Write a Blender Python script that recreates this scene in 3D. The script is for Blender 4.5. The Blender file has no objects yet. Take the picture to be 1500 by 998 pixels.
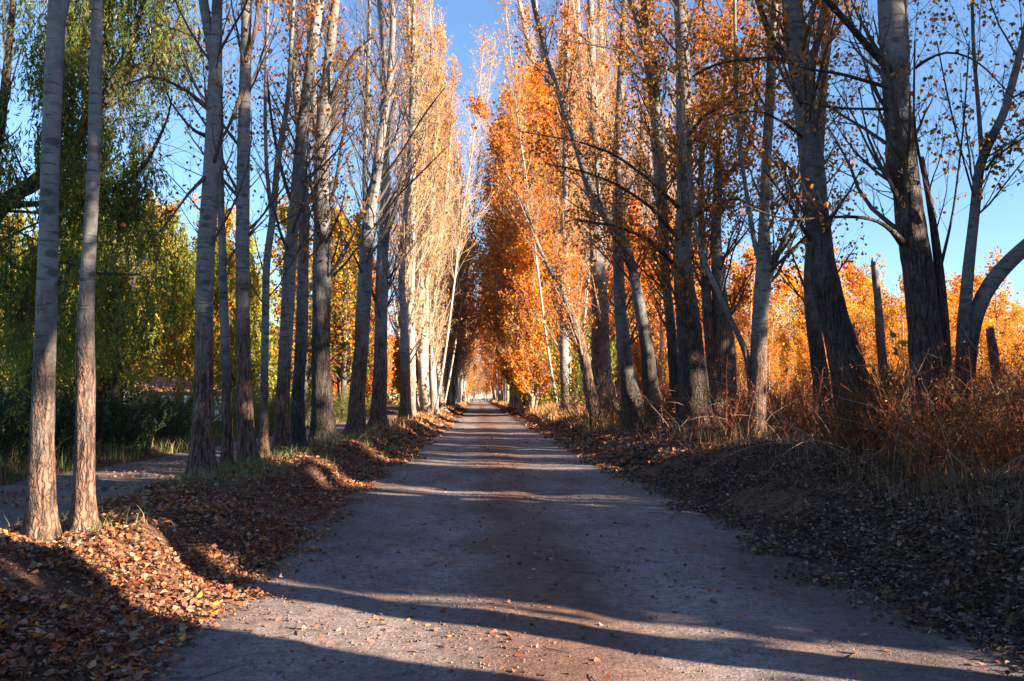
import bpy, math
import numpy as np

# ------------------------------------------------------------------ camera, sky, sun
scene = bpy.context.scene
COL = scene.collection
EYE = 1.6
FOC = 1250.0
YAW = math.atan2(48, FOC)
PITCH = math.atan2(84, FOC)
cam_data = bpy.data.cameras.new('camera')
cam_data.sensor_width = 36.0
cam_data.lens = 36.0 * FOC / 1500.0
cam_data.clip_end = 4000
cam_data.clip_start = 0.05
cam = bpy.data.objects.new('camera', cam_data)
COL.objects.link(cam)
cam.location = (0, 0, EYE)
cam.rotation_euler = (math.pi / 2 + PITCH, 0, -YAW)
scene.camera = cam

SUN_EL, SUN_AZ = math.radians(18), math.radians(117)
world = bpy.data.worlds.new('World')
scene.world = world
world.use_nodes = True
wnt = world.node_tree
sky = wnt.nodes.new('ShaderNodeTexSky')
sky.sky_type = 'NISHITA'
sky.sun_disc = False
sky.sun_elevation = SUN_EL
sky.sun_rotation = SUN_AZ
sky.altitude = 600
sky.air_density = 1.0
sky.dust_density = 0.3
sky.ozone_density = 4.0
wnt.links.new(sky.outputs[0], wnt.nodes['Background'].inputs[0])
wnt.nodes['Background'].inputs[1].default_value = 0.056
sl = bpy.data.lights.new('sun', 'SUN')
sl.energy = 5.0
sl.angle = math.radians(0.5)
sl.color = (1.0, 0.80, 0.60)
sun = bpy.data.objects.new('sun', sl)
COL.objects.link(sun)
sun.location = (60, -30, 40)
sun.rotation_euler = (math.pi / 2 - SUN_EL, 0, math.pi - SUN_AZ)
scene.view_settings.view_transform = 'Standard'
scene.view_settings.look = 'None'
scene.view_settings.exposure = 2.5
scene.view_settings.gamma = 1.0
scene.cycles.max_bounces = 6
scene.cycles.diffuse_bounces = 3
scene.cycles.transmission_bounces = 4
scene.cycles.sample_clamp_indirect = 4.0

SUNV = np.array([math.sin(SUN_AZ) * math.cos(SUN_EL), math.cos(SUN_AZ) * math.cos(SUN_EL), math.sin(SUN_EL)])

# ------------------------------------------------------------------ helpers
def P(px, py, Y):
    """world point that the photograph shows at (px, py), at distance Y along the road"""
    cy, sy, cp, sp = math.cos(YAW), math.sin(YAW), math.cos(PITCH), math.sin(PITCH)
    a, b = (px - 750) / FOC, (499 - py) / FOC
    fw = np.array([sy * cp, cy * cp, sp]); rt = np.array([cy, -sy, 0]); up = np.array([-sy * sp, -cy * sp, cp])
    d = fw + a * rt + b * up
    return np.array([0, 0, EYE]) + d * (Y / d[1])

def hsh(i, j, s):
    v = np.sin(i * 127.1 + j * 311.7 + s * 74.7) * 43758.5453
    return v - np.floor(v)

def vnoise(x, y, s=0):
    x = np.asarray(x, float); y = np.asarray(y, float)
    i, j = np.floor(x), np.floor(y); fx, fy = x - i, y - j
    fx = fx * fx * (3 - 2 * fx); fy = fy * fy * (3 - 2 * fy)
    a = hsh(i, j, s) * (1 - fx) + hsh(i + 1, j, s) * fx
    b = hsh(i, j + 1, s) * (1 - fx) + hsh(i + 1, j + 1, s) * fx
    return (a * (1 - fy) + b * fy) * 2 - 1

def sstep(a, b, x):
    t = np.clip((x - a) / (b - a), 0, 1)
    return t * t * (3 - 2 * t)

def ground_h(X, Y):
    X = np.asarray(X, float); Y = np.asarray(Y, float)
    wl = 0.22 * vnoise(Y * 0.35, 0 * Y, 3) + 0.12 * vnoise(Y * 1.1, 0 * Y, 4)
    wr = 0.25 * vnoise(Y * 0.3, 0 * Y, 5) + 0.10 * vnoise(Y * 1.3, 0 * Y, 6)
    left = 0.43 * sstep(-2.1, -3.15, X + wl) - 0.31 * sstep(-4.0, -4.9, X) + 0.12 * sstep(-8.2, -9.5, X)
    right = -0.04 * sstep(3.0, 3.3, X + wr) + 0.36 * sstep(3.3, 4.2, X + wr) + 0.30 * sstep(4.0, 5.8, X + wr) + 0.12 * sstep(6.5, 11, X)
    offroad = sstep(-1.9, -2.6, X + wl) + sstep(3.0, 3.6, X + wr)
    onpath = sstep(-4.7, -5.1, X) * (1 - sstep(-7.8, -8.3, X))
    bank = 0.075 * vnoise(X * 1.7, Y * 1.7, 7) + 0.05 * vnoise(X * 4.1, Y * 4.1, 8) + 0.022 * vnoise(X * 9, Y * 9, 9)
    road = 0.010 * vnoise(X * 1.3, Y * 0.7, 10) + 0.006 * vnoise(X * 5, Y * 4, 12) - 0.022 * np.exp(-((X + 0.55) / 0.45) ** 2) - 0.022 * np.exp(-((X - 1.25) / 0.45) ** 2)
    return left + right + bank * offroad * (1 - 0.85 * onpath) + road * (1 - offroad)

class MB:
    """collects vertices and faces; build() links them as one mesh object"""
    def __init__(self):
        self.v, self.f, self.n, self.at = [], [], 0, {}
    def add(self, v, faces, **attrs):
        v = np.asarray(v, float).reshape(-1, 3)
        if not isinstance(faces, list): faces = [faces]
        for f in faces: self.f.append(np.asarray(f, int) + self.n)
        self.v.append(v)
        for k, a in attrs.items():
            self.at.setdefault(k, []).append((self.n, np.asarray(a, float)))
        self.n += len(v)
    def build(self, name, mat, parent=None, origin=(0, 0, 0), smooth=True, kind=None):
        v = np.concatenate(self.v) - np.asarray(origin, float)
        me = bpy.data.meshes.new(name)
        me.vertices.add(len(v)); me.vertices.foreach_set('co', v.astype(np.float32).ravel())
        li = np.concatenate([f.ravel() for f in self.f]).astype(np.int32)
        tot = np.concatenate([np.full(len(f), f.shape[1]) for f in self.f]).astype(np.int32)
        st = np.concatenate([[0], np.cumsum(tot)[:-1]]).astype(np.int32)
        me.loops.add(len(li)); me.loops.foreach_set('vertex_index', li)
        me.polygons.add(len(tot)); me.polygons.foreach_set('loop_start', st)
        me.polygons.foreach_set('use_smooth', np.full(len(tot), smooth))
        for k, parts in self.at.items():
            if parts[0][1].ndim == 2:
                d = np.ones((len(v), 4), np.float32) * 0.3
                for s, a in parts: d[s:s + len(a), :3] = a
                A = me.attributes.new(k, 'FLOAT_COLOR', 'POINT'); A.data.foreach_set('color', d.ravel())
            else:
                d = np.zeros(len(v), np.float32)
                for s, a in parts: d[s:s + len(a)] = a
                A = me.attributes.new(k, 'FLOAT', 'POINT'); A.data.foreach_set('value', d)
        me.update(calc_edges=True); me.validate()
        me.materials.append(mat)
        o = bpy.data.objects.new(name, me); COL.objects.link(o)
        if parent is not None: o.parent = parent
        else: o.location = origin
        if kind: o['kind'] = kind
        return o

def thing(name, loc, label, cat, group=None, rz=0):
    o = bpy.data.objects.new(name, None); COL.objects.link(o)
    o.empty_display_size = 0.3
    o.location = loc; o.rotation_euler = (0, 0, rz)
    o['label'] = label; o['category'] = cat
    if group: o['group'] = group
    return o

def copy_thing(src, loc, rz, sc, label, group=None):
    r = src.copy(); COL.objects.link(r)
    r.location = loc; r.rotation_euler = (0, 0, rz); r.scale = sc
    r['label'] = label
    if group: r['group'] = group
    for c in src.children:
        d = c.copy(); COL.objects.link(d); d.parent = r
    return r

def nrm(a): return a / (np.linalg.norm(a, axis=-1, keepdims=True) + 1e-9)

def tubes(mb, pts, rad, n=6, **attrs):
    """pts (B,k,3), rad (B,k)"""
    B, k, _ = pts.shape
    t = np.empty_like(pts); t[:, 1:-1] = pts[:, 2:] - pts[:, :-2]; t[:, 0] = pts[:, 1] - pts[:, 0]; t[:, -1] = pts[:, -1] - pts[:, -2]
    t = nrm(t)
    main = nrm(pts[:, -1] - pts[:, 0])
    ref = np.where(np.abs(main[:, :1]) < 0.7, np.array([[1., 0, 0]]), np.array([[0, 1., 0]]))[:, None, :]
    u = nrm(np.cross(t, np.broadcast_to(ref, t.shape))); w = np.cross(t, u)
    an = np.arange(n) * 2 * math.pi / n
    ring = u[:, :, None, :] * np.cos(an)[None, None, :, None] + w[:, :, None, :] * np.sin(an)[None, None, :, None]
    if rad.ndim == 2: rad = rad[:, :, None]
    v = pts[:, :, None, :] + ring * np.broadcast_to(rad, (B, k, n))[..., None]
    b = np.arange(B)[:, None, None] * k * n; r = np.arange(k - 1)[None, :, None] * n; c = np.arange(n)[None, None, :]
    c2 = (c + 1) % n
    f = np.stack([b + r + c, b + r + c2, b + r + n + c2, b + r + n + c], -1).reshape(-1, 4)
    mb.add(v.reshape(-1, 3), f, **attrs)
    return v

def curves(rng, s, d, L, k, up=0.1, wob=0.08):
    B = len(s); pts = np.empty((B, k, 3)); pts[:, 0] = s; d = nrm(d)
    for i in range(1, k):
        d = nrm(d + np.array([0, 0, up]) + rng.normal(0, wob, (B, 3)))
        pts[:, i] = pts[:, i - 1] + d * (np.asarray(L).reshape(-1, 1) / (k - 1))
    return pts

def sample_on(rng, pts, rad, m, tmin=0.15, tmax=1.0, jitter=True):
    """m points on each polyline: positions, tangents, local radius, parent index, t"""
    B, k, _ = pts.shape
    pi = np.repeat(np.arange(B), m)
    t = np.tile((np.arange(m) + 0.5) / m, B)
    if jitter: t = t + rng.uniform(-0.5, 0.5, len(t)) / m
    t = tmin + (tmax - tmin) * np.clip(t, 0, 1)
    x = t * (k - 1); i = np.minimum(x.astype(int), k - 2); fr = (x - i)[:, None]
    p = pts[pi, i] * (1 - fr) + pts[pi, i + 1] * fr
    tg = nrm(pts[pi, i + 1] - pts[pi, i])
    r = rad[pi, i] * (1 - fr[:, 0]) + rad[pi, i + 1] * fr[:, 0]
    return p, tg, r, pi, t

def side_dir(rng, tg, ang, az=None):
    rnd = rng.normal(size=tg.shape)
    perp = nrm(rnd - tg * np.sum(rnd * tg, -1, keepdims=True))
    ang = np.asarray(ang).reshape(-1, 1)
    return tg * np.cos(ang) + perp * np.sin(ang)

def pick(rng, pal, n):
    pal = np.asarray(pal, float)
    w = pal[:, 3] / pal[:, 3].sum()
    c = pal[rng.choice(len(pal), n, p=w), :3]
    return np.clip(c * rng.uniform(0.7, 1.3, (n, 1)) * rng.uniform(0.9, 1.1, (n, 3)), 0.002, 0.9)

def leaves(mb, rng, C, size, col, ratio=0.8, axis=None, up=0.0, fold=0.18, flat=False):
    """one folded leaf blade per centre: 6 outline vertices, two faces meeting on the midrib"""
    n = len(C)
    if n == 0: return
    size = np.broadcast_to(np.asarray(size, float), (n,)) * rng.uniform(0.65, 1.25, n)
    a = rng.normal(size=(n, 3)) if axis is None else axis + rng.normal(0, 0.25, (n, 3))
    if flat: a[:, 2] *= 0.25
    a = nrm(a)
    nn = rng.normal(size=(n, 3)) + np.array([0, 0, up])
    nn = nrm(nn - a * np.sum(nn * a, -1, keepdims=True)); b = np.cross(nn, a)
    L = size[:, None]; W = L * ratio * 0.5
    F = nn * L * fold * rng.uniform(-0.6, 1.4, (n, 1))
    curl = nn * L * rng.uniform(-0.3, 0.5, (n, 1))
    v = np.stack([C - a * L * 0.45, C - a * L * 0.2 + b * W + F, C + a * L * 0.15 + b * W * 0.72 + F * 0.8,
                  C + a * L * 0.55 + curl, C + a * L * 0.15 - b * W * 0.72 + F * 0.8, C - a * L * 0.2 - b * W + F], 1)
    o = np.arange(n)[:, None] * 6
    f = np.concatenate([o + [0, 1, 2, 3], o + [0, 3, 4, 5]])
    mb.add(v.reshape(-1, 3), f, Col=np.repeat(col, 6, 0))

# ------------------------------------------------------------------ materials
def mat(name):
    m = bpy.data.materials.new(name); m.use_nodes = True
    nt = m.node_tree; return m, nt, nt.nodes['Principled BSDF']
def nd(nt, t, **kw):
    n = nt.nodes.new(t)
    for k, v in kw.items(): setattr(n, k, v)
    return n
def mixc(nt, fac, a, b, blend='MIX'):
    n = nt.nodes.new('ShaderNodeMix'); n.data_type = 'RGBA'; n.blend_type = blend
    for s, v in ((n.inputs[0], fac), (n.inputs[6], a), (n.inputs[7], b)):
        if hasattr(v, 'is_linked') or isinstance(v, bpy.types.NodeSocket): nt.links.new(v, s)
        elif isinstance(v, (int, float)): s.default_value = v
        else: s.default_value = (*v, 1)
    return n.outputs[2]
def ramp(nt, src, stops):
    r = nt.nodes.new('ShaderNodeValToRGB'); nt.links.new(src, r.inputs[0])
    e = r.color_ramp.elements
    e[0].position, e[0].color = stops[0][0], (*stops[0][1], 1)
    e[1].position, e[1].color = stops[-1][0], (*stops[-1][1], 1)
    for p, c in stops[1:-1]:
        x = e.new(p); x.color = (*c, 1)
    return r.outputs[0]
def noise(nt, scale, detail=4, rough=0.6, vec=None, vscale=None):
    n = nt.nodes.new('ShaderNodeTexNoise'); n.inputs['Scale'].default_value = scale
    n.inputs['Detail'].default_value = detail; n.inputs['Roughness'].default_value = rough
    tc = nt.nodes.new('ShaderNodeTexCoord'); src = tc.outputs['Object']
    if vscale:
        mp = nt.nodes.new('ShaderNodeMapping'); mp.inputs['Scale'].default_value = vscale
        nt.links.new(src, mp.inputs[0]); src = mp.outputs[0]
    nt.links.new(src, n.inputs['Vector'])
    return n.outputs['Fac']
def bump(nt, h, st, dist, nxt=None):
    b = nt.nodes.new('ShaderNodeBump'); b.inputs['Strength'].default_value = st; b.inputs['Distance'].default_value = dist
    nt.links.new(h, b.inputs['Height'])
    if nxt: nt.links.new(nxt, b.inputs['Normal'])
    return b.outputs[0]
G = lambda x: (x, x, x)

def bark(name, pale, dark, low1, low2, marks=0.8):
    m, nt, p = mat(name)
    at = nd(nt, 'ShaderNodeAttribute', attribute_name='low')
    blot = noise(nt, 1.3, 5, 0.65, vscale=(1, 1, 0.7))
    up = ramp(nt, blot, [(0.36, dark), (0.52, pale), (0.75, tuple(min(1, c * 1.15) for c in pale))])
    mk = ramp(nt, noise(nt, 1.0, 3, 0.6, vscale=(3.2, 3.2, 22)), [(0.58, G(0)), (0.63, G(1))])
    kv = nt.nodes.new('ShaderNodeTexVoronoi'); kv.inputs['Scale'].default_value = 1.0; kt = nt.nodes.new('ShaderNodeTexCoord'); km = nt.nodes.new('ShaderNodeMapping')
    km.inputs['Scale'].default_value = (3.1, 3.1, 5.5); nt.links.new(kt.outputs['Object'], km.inputs[0]); nt.links.new(km.outputs[0], kv.inputs['Vector'])
    kn = ramp(nt, kv.outputs['Distance'], [(0.17, G(1)), (0.27, G(0))])
    mk = mixc(nt, 1.0, mk, kn, 'LIGHTEN')
    mk2 = ramp(nt, noise(nt, 1.0, 6, 0.7, vscale=(2.2, 2.2, 4.5)), [(0.55, G(0)), (0.70, G(0.75))])
    f0 = nd(nt, 'ShaderNodeMath', operation='MAXIMUM'); nt.links.new(mk, f0.inputs[0]); nt.links.new(mk2, f0.inputs[1])
    up = mixc(nt, 1.0, up, ramp(nt, noise(nt, 1.0, 5, 0.7, vscale=(9, 9, 16)), [(0.3, G(0.68)), (0.7, G(1.2))]), 'MULTIPLY')
    f = nd(nt, 'ShaderNodeMath', operation='MULTIPLY'); nt.links.new(f0.outputs[0], f.inputs[0]); f.inputs[1].default_value = marks
    up = mixc(nt, f.outputs[0], up, (0.055, 0.05, 0.05))
    fur = noise(nt, 1.0, 5, 0.6, vscale=(26, 26, 3.0))
    lo = ramp(nt, fur, [(0.38, low2), (0.50, low1), (0.64, tuple(c * 1.35 for c in low1))])
    vo = nt.nodes.new('ShaderNodeTexVoronoi'); vo.feature = 'DISTANCE_TO_EDGE'; vo.inputs['Scale'].default_value = 1.0
    tcv = nt.nodes.new('ShaderNodeTexCoord'); mpv = nt.nodes.new('ShaderNodeMapping'); mpv.inputs['Scale'].default_value = (23, 23, 4.2)
    nz = nt.nodes.new('ShaderNodeTexNoise'); nz.inputs['Scale'].default_value = 9; nz.inputs['Detail'].default_value = 4
    nt.links.new(tcv.outputs['Object'], nz.inputs['Vector']); vm = nt.nodes.new('ShaderNodeVectorMath'); vm.operation = 'MULTIPLY_ADD'
    nt.links.new(nz.outputs['Color'], vm.inputs[0]); vm.inputs[1].default_value = (.12, .12, .3); nt.links.new(tcv.outputs['Object'], vm.inputs[2])
    nt.links.new(vm.outputs[0], mpv.inputs[0]); nt.links.new(mpv.outputs[0], vo.inputs['Vector'])
    crk = ramp(nt, vo.outputs['Distance'], [(0.0, G(0.38)), (0.12, G(0.85)), (0.28, G(1.05))])
    lo = mixc(nt, 1.0, lo, crk, 'MULTIPLY')
    big = ramp(nt, noise(nt, 2.0, 4, 0.6), [(0.35, G(0.65)), (0.7, G(1.15))])
    lo = mixc(nt, 1.0, lo, big, 'MULTIPLY')
    edge = nd(nt, 'ShaderNodeMath', operation='MULTIPLY_ADD')
    nt.links.new(noise(nt, 1.0, 5, 0.7, vscale=(4, 4, 1.6)), edge.inputs[0]); edge.inputs[1].default_value = 1.3; 
    sub = nd(nt, 'ShaderNodeMath', operation='SUBTRACT'); nt.links.new(at.outputs['Fac'], sub.inputs[0]); sub.inputs[1].default_value = 0.65
    nt.links.new(sub.outputs[0], edge.inputs[2])
    ef = ramp(nt, edge.outputs[0], [(0.30, G(0)), (0.72, G(1))])
    nt.links.new(mixc(nt, ef, up, lo), p.inputs['Base Color'])
    p.inputs['Roughness'].default_value = 0.85
    p.inputs['Specular IOR Level'].default_value = 0.25
    b1 = bump(nt, noise(nt, 1.0, 4, 0.6, vscale=(5, 5, 30)), 0.35, 0.01)
    hs = nd(nt, 'ShaderNodeMath', operation='MULTIPLY_ADD'); nt.links.new(crk, hs.inputs[0]); hs.inputs[1].default_value = 0.45; nt.links.new(fur, hs.inputs[2])
    hm = nd(nt, 'ShaderNodeMath', operation='MULTIPLY'); nt.links.new(hs.outputs[0], hm.inputs[0]); nt.links.new(ef, hm.inputs[1])
    nt.links.new(bump(nt, hm.outputs[0], 0.9, 0.05, b1), p.inputs['Normal'])
    return m

def leafmat(name, trans=0.4, rough=0.6):
    m, nt, p = mat(name)
    at = nd(nt, 'ShaderNodeAttribute', attribute_name='Col')
    nt.links.new(at.outputs['Color'], p.inputs['Base Color'])
    p.inputs['Roughness'].default_value = rough
    p.inputs['Specular IOR Level'].default_value = 0.2
    if trans:
        tr = nd(nt, 'ShaderNodeBsdfTranslucent'); nt.links.new(at.outputs['Color'], tr.inputs[0])
        mx = nd(nt, 'ShaderNodeMixShader'); mx.inputs[0].default_value = trans
        nt.links.new(p.outputs[0], mx.inputs[1]); nt.links.new(tr.outputs[0], mx.inputs[2])
        nt.links.new(mx.outputs[0], nt.nodes['Material Output'].inputs[0])
    return m

def plain(name, col, rough=0.7, var=0.3, sc=8, bmp=0.2):
    m, nt, p = mat(name)
    c = ramp(nt, noise(nt, sc, 5), [(0.3, tuple(x * (1 - var) for x in col)), (0.7, tuple(min(1, x * (1 + var)) for x in col))])
    nt.links.new(c, p.inputs['Base Color']); p.inputs['Roughness'].default_value = rough
    nt.links.new(bump(nt, noise(nt, sc * 5, 4), bmp, 0.01), p.inputs['Normal'])
    return m

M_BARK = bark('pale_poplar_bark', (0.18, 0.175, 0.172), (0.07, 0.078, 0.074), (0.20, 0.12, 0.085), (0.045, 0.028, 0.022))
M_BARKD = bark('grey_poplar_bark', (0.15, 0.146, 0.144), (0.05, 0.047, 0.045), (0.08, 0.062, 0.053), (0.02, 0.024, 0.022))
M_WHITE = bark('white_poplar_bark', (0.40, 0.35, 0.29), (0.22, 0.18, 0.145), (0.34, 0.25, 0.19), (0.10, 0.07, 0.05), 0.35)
M_WILLOW = bark('willow_bark', (0.05, 0.042, 0.035), (0.03, 0.025, 0.02), (0.07, 0.055, 0.045), (0.02, 0.015, 0.012), 0.2)
M_TWIG = plain('twig_bark', (0.065, 0.052, 0.045), 0.8, 0.4, 5)
M_TWIGP = plain('pale_twig_bark', (0.30, 0.22, 0.155), 0.8, 0.3, 2)
M_LEAF = leafmat('leaf_blades', 0.5)
M_DEAD = leafmat('dry_leaf_blades', 0.15, 0.55)
M_BLADE = leafmat('grass_blades', 0.25, 0.7)

def ground_mat():
    m, nt, p = mat('soil_and_litter')
    c = ramp(nt, noise(nt, 3.0, 8, 0.7), [(0.3, (0.03, 0.02, 0.016)), (0.5, (0.07, 0.042, 0.03)), (0.62, (0.12, 0.065, 0.042)), (0.8, (0.17, 0.11, 0.07))])
    c = mixc(nt, ramp(nt, noise(nt, 22, 3), [(0.5, G(0)), (0.62, G(1))]), c, (0.24, 0.11, 0.055))
    nt.links.new(c, p.inputs['Base Color']); p.inputs['Roughness'].default_value = 0.9; p.inputs['Specular IOR Level'].default_value = 0.15
    nt.links.new(bump(nt, noise(nt, 14, 6, 0.7), 0.9, 0.06), p.inputs['Normal'])
    return m
def dirt_mat(name, tint=1.0):
    m, nt, p = mat(name)
    geo = nd(nt, 'ShaderNodeTexCoord')
    base = ramp(nt, noise(nt, 1.0, 7, 0.62, vscale=(0.9, 0.45, 1)), [(0.32, (0.19 * tint, 0.14 * tint, 0.125 * tint)), (0.52, (0.31 * tint, 0.25 * tint, 0.23 * tint)), (0.72, (0.42 * tint, 0.35 * tint, 0.33 * tint))])
    # wheel tracks run lighter along the road, loose darker dirt between and beside them
    sep = nd(nt, 'ShaderNodeSeparateXYZ'); nt.links.new(geo.outputs['Object'], sep.inputs[0])
    wv = nd(nt, 'ShaderNodeMath', operation='MULTIPLY_ADD'); nt.links.new(noise(nt, 0.5, 4), wv.inputs[0]); wv.inputs[1].default_value = 0.9
    nt.links.new(sep.outputs['X'], wv.inputs[2])
    mr = nd(nt, 'ShaderNodeMapRange'); nt.links.new(wv.outputs[0], mr.inputs[0])
    mr.inputs[1].default_value = -2.2; mr.inputs[2].default_value = 4.0
    tr = ramp(nt, mr.outputs[0], [(0.0, G(0.62)), (0.10, G(0.8)), (0.28, G(1.12)), (0.38, G(1.15)), (0.46, (0.85, 0.62, 0.53)), (0.55, (0.9, 0.66, 0.56)), (0.66, G(1.12)), (0.78, G(1.05)), (0.88, G(0.75)), (1.0, G(0.6))])
    base = mixc(nt, 1.0, base, tr, 'MULTIPLY')
    gr_ = ramp(nt, noise(nt, 1.0, 6, 0.75, vscale=(7, 9, 1)), [(0.28, G(0.55)), (0.5, G(0.98)), (0.72, G(1.35))])
    base = mixc(nt, 1.0, base, gr_, 'MULTIPLY')
    gr2 = ramp(nt, noise(nt, 48, 3, 0.8), [(0.3, G(0.6)), (0.5, G(1.0)), (0.7, G(1.4))])
    base = mixc(nt, 1.0, base, gr2, 'MULTIPLY')
    sp = ramp(nt, noise(nt, 17, 4, 0.7), [(0.54, G(0)), (0.64, G(1))])
    ff = nd(nt, 'ShaderNodeMath', operation='MULTIPLY'); nt.links.new(sp, ff.inputs[0]); ff.inputs[1].default_value = 0.55
    base = mixc(nt, ff.outputs[0], base, (0.075, 0.05, 0.042))
    rd = ramp(nt, noise(nt, 1.0, 5, 0.6, vscale=(1.6, 0.8, 1)), [(0.55, G(0)), (0.7, G(0.5))])
    base = mixc(nt, rd, base, (0.26, 0.115, 0.07))
    nt.links.new(base, p.inputs['Base Color']); p.inputs['Roughness'].default_value = 0.88; p.inputs['Specular IOR Level'].default_value = 0.2
    b1 = bump(nt, noise(nt, 5, 5, 0.65), 0.6, 0.05)
    nt.links.new(bump(nt, noise(nt, 40, 5, 0.75), 0.9, 0.02, b1), p.inputs['Normal'])
    return m

# ------------------------------------------------------------------ ground, road, path
def sheet(name, xs, ys, dz, m, edge=None):
    Xg, Yg = np.meshgrid(xs, ys)
    if edge is not None: Xg = edge(Xg, Yg)
    Z = ground_h(Xg, Yg) + dz
    ny, nx = Xg.shape
    v = np.stack([Xg, Yg, Z], -1).reshape(-1, 3)
    i = (np.arange(ny - 1)[:, None] * nx + np.arange(nx - 1)[None, :]).ravel()
    mb = MB(); mb.add(v, np.stack([i, i + 1, i + nx + 1, i + nx], -1))
    return mb.build(name, m, kind='structure')
def spaced(a, b, d0, g):
    out = [a]; d = d0
    while out[-1] < b: out.append(out[-1] + d); d *= g
    return np.array(out)
yn = np.concatenate([np.linspace(-60, 2, 40)[:-1], spaced(2, 1500, 0.06, 1.0105)])
xp = spaced(10, 900, 0.5, 1.2)
xn = np.concatenate([-xp[::-1], np.arange(-9.8, 9.8, 0.1), xp])
sheet('ground', xn, yn, 0.0, ground_mat())
def road_edge(X, Y):
    l = -2.05 - 0.22 * vnoise(Y * 0.35, 0 * Y, 3) - 0.12 * vnoise(Y * 1.1, 0 * Y, 4) + 0.06 * vnoise(Y * 3, 0 * Y, 20)
    r = 3.15 - 0.25 * vnoise(Y * 0.3, 0 * Y, 5) - 0.10 * vnoise(Y * 1.3, 0 * Y, 6) + 0.06 * vnoise(Y * 3, 0 * Y, 21)
    return l + (r - l) * X
yr = spaced(-20, 900, 0.06, 1.004)
sheet('road', np.linspace(0, 1, 60), yr, 0.004, dirt_mat('packed_dirt', 0.70), road_edge)
def path_edge(X, Y):
    l = -8.15 + 0.3 * vnoise(Y * 0.4, 0 * Y, 22); r = -4.8 + 0.15 * vnoise(Y * 0.5, 0 * Y, 23)
    return l + (r - l) * X
sheet('path', np.linspace(0, 1, 24), yr, 0.004, dirt_mat('path_dirt', 1.0), path_edge)

# ------------------------------------------------------------------ tree builder
ORANGE = [(0.55, 0.17, 0.02, 5), (0.42, 0.10, 0.012, 3), (0.66, 0.30, 0.03, 3), (0.30, 0.12, 0.03, 1)]
DEEP = [(0.68, 0.19, 0.015, 5), (0.58, 0.12, 0.01, 4), (0.75, 0.32, 0.025, 2), (0.8, 0.45, 0.03, 1.5)]
GOLD = [(0.70, 0.36, 0.03, 5), (0.62, 0.24, 0.02, 3), (0.5, 0.4, 0.05, 1)]
PEACH = [(0.60, 0.32, 0.09, 4), (0.58, 0.23, 0.04, 5), (0.7, 0.42, 0.07, 1.5)]
DUSK = [(0.44, 0.14, 0.015, 4), (0.50, 0.22, 0.02, 4), (0.30, 0.08, 0.01, 2), (0.22, 0.15, 0.03, 1)]
GREEN = [(0.11, 0.17, 0.03, 5), (0.20, 0.26, 0.04, 3), (0.36, 0.30, 0.04, 1)]
LIME = [(0.36, 0.37, 0.04, 4), (0.24, 0.29, 0.04, 4), (0.5, 0.40, 0.04, 2), (0.5, 0.24, 0.02, .6)]
DKGREEN = [(0.03, 0.055, 0.02, 5), (0.05, 0.085, 0.03, 3), (0.09, 0.12, 0.04, 1)]

def stem_pts(px, Y, H, rng, step=0.14, flare=1.5, lean=None, foot=None):
    """px: [(x, y, width_px)] from base to top. Returns resampled (k,3), (k,) reaching height H."""
    pts = [P(x, y, Y) for x, y, w in px]; rad = [w / 2 * Y / FOC / math.hypot(1, (x - 750) / FOC) for x, y, w in px]
    if foot is not None:
        g = float(ground_h(pts[0][0], Y)) - 0.12
        if pts[0][2] > g:
            b = pts[0].copy(); d = (pts[0] - pts[1]); d = d / max(abs(d[2]), .05)
            b[0] += np.clip(d[0], -.3, .3) * (pts[0][2] - g); b[2] = g
            pts.insert(0, b); rad.insert(0, rad[0] * 1.08)
    pts = np.array(pts); rad = np.array(rad)
    if H and H > pts[-1][2]:
        d = pts[-1] - pts[-2]; d = nrm(d) if lean is None else np.array(lean, float)
        z0 = pts[-1][2]; ext = []
        for i in range(1, 7):
            d = nrm(d + np.array([0, 0, 0.25]) + rng.normal(0, 0.03, 3))
            ext.append((ext[-1] if ext else pts[-1]) + d * (H - z0) / 6)
        pts = np.vstack([pts, ext]); rad = np.concatenate([rad, rad[-1] * np.linspace(0.88, 0.08, 6)])
    s = np.concatenate([[0], np.cumsum(np.linalg.norm(np.diff(pts, axis=0), axis=1))])
    k = max(6, int(s[-1] / step)); u = np.linspace(0, s[-1], k)
    q = np.stack([np.interp(u, s, pts[:, i]) for i in range(3)], 1); r = np.interp(u, s, rad)
    w = max(2, int(0.5 / step))
    ker = np.ones(2 * w + 1) / (2 * w + 1)
    def sm(a): return np.convolve(np.concatenate([2 * a[0] - a[w:0:-1], a, 2 * a[-1] - a[-2:-w - 2:-1]]), ker, 'valid')
    if k > 2 * w + 2:
        q = np.stack([sm(q[:, i]) for i in range(3)], 1); r = np.maximum(sm(r), 0.004)
    if foot is not None:
        zz = q[:, 2] - q[0, 2]; r = r * (1 + (flare - 1) * np.exp(-zz / 0.22) + 0.12 * np.exp(-zz / 0.6))
    return q, r

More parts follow.
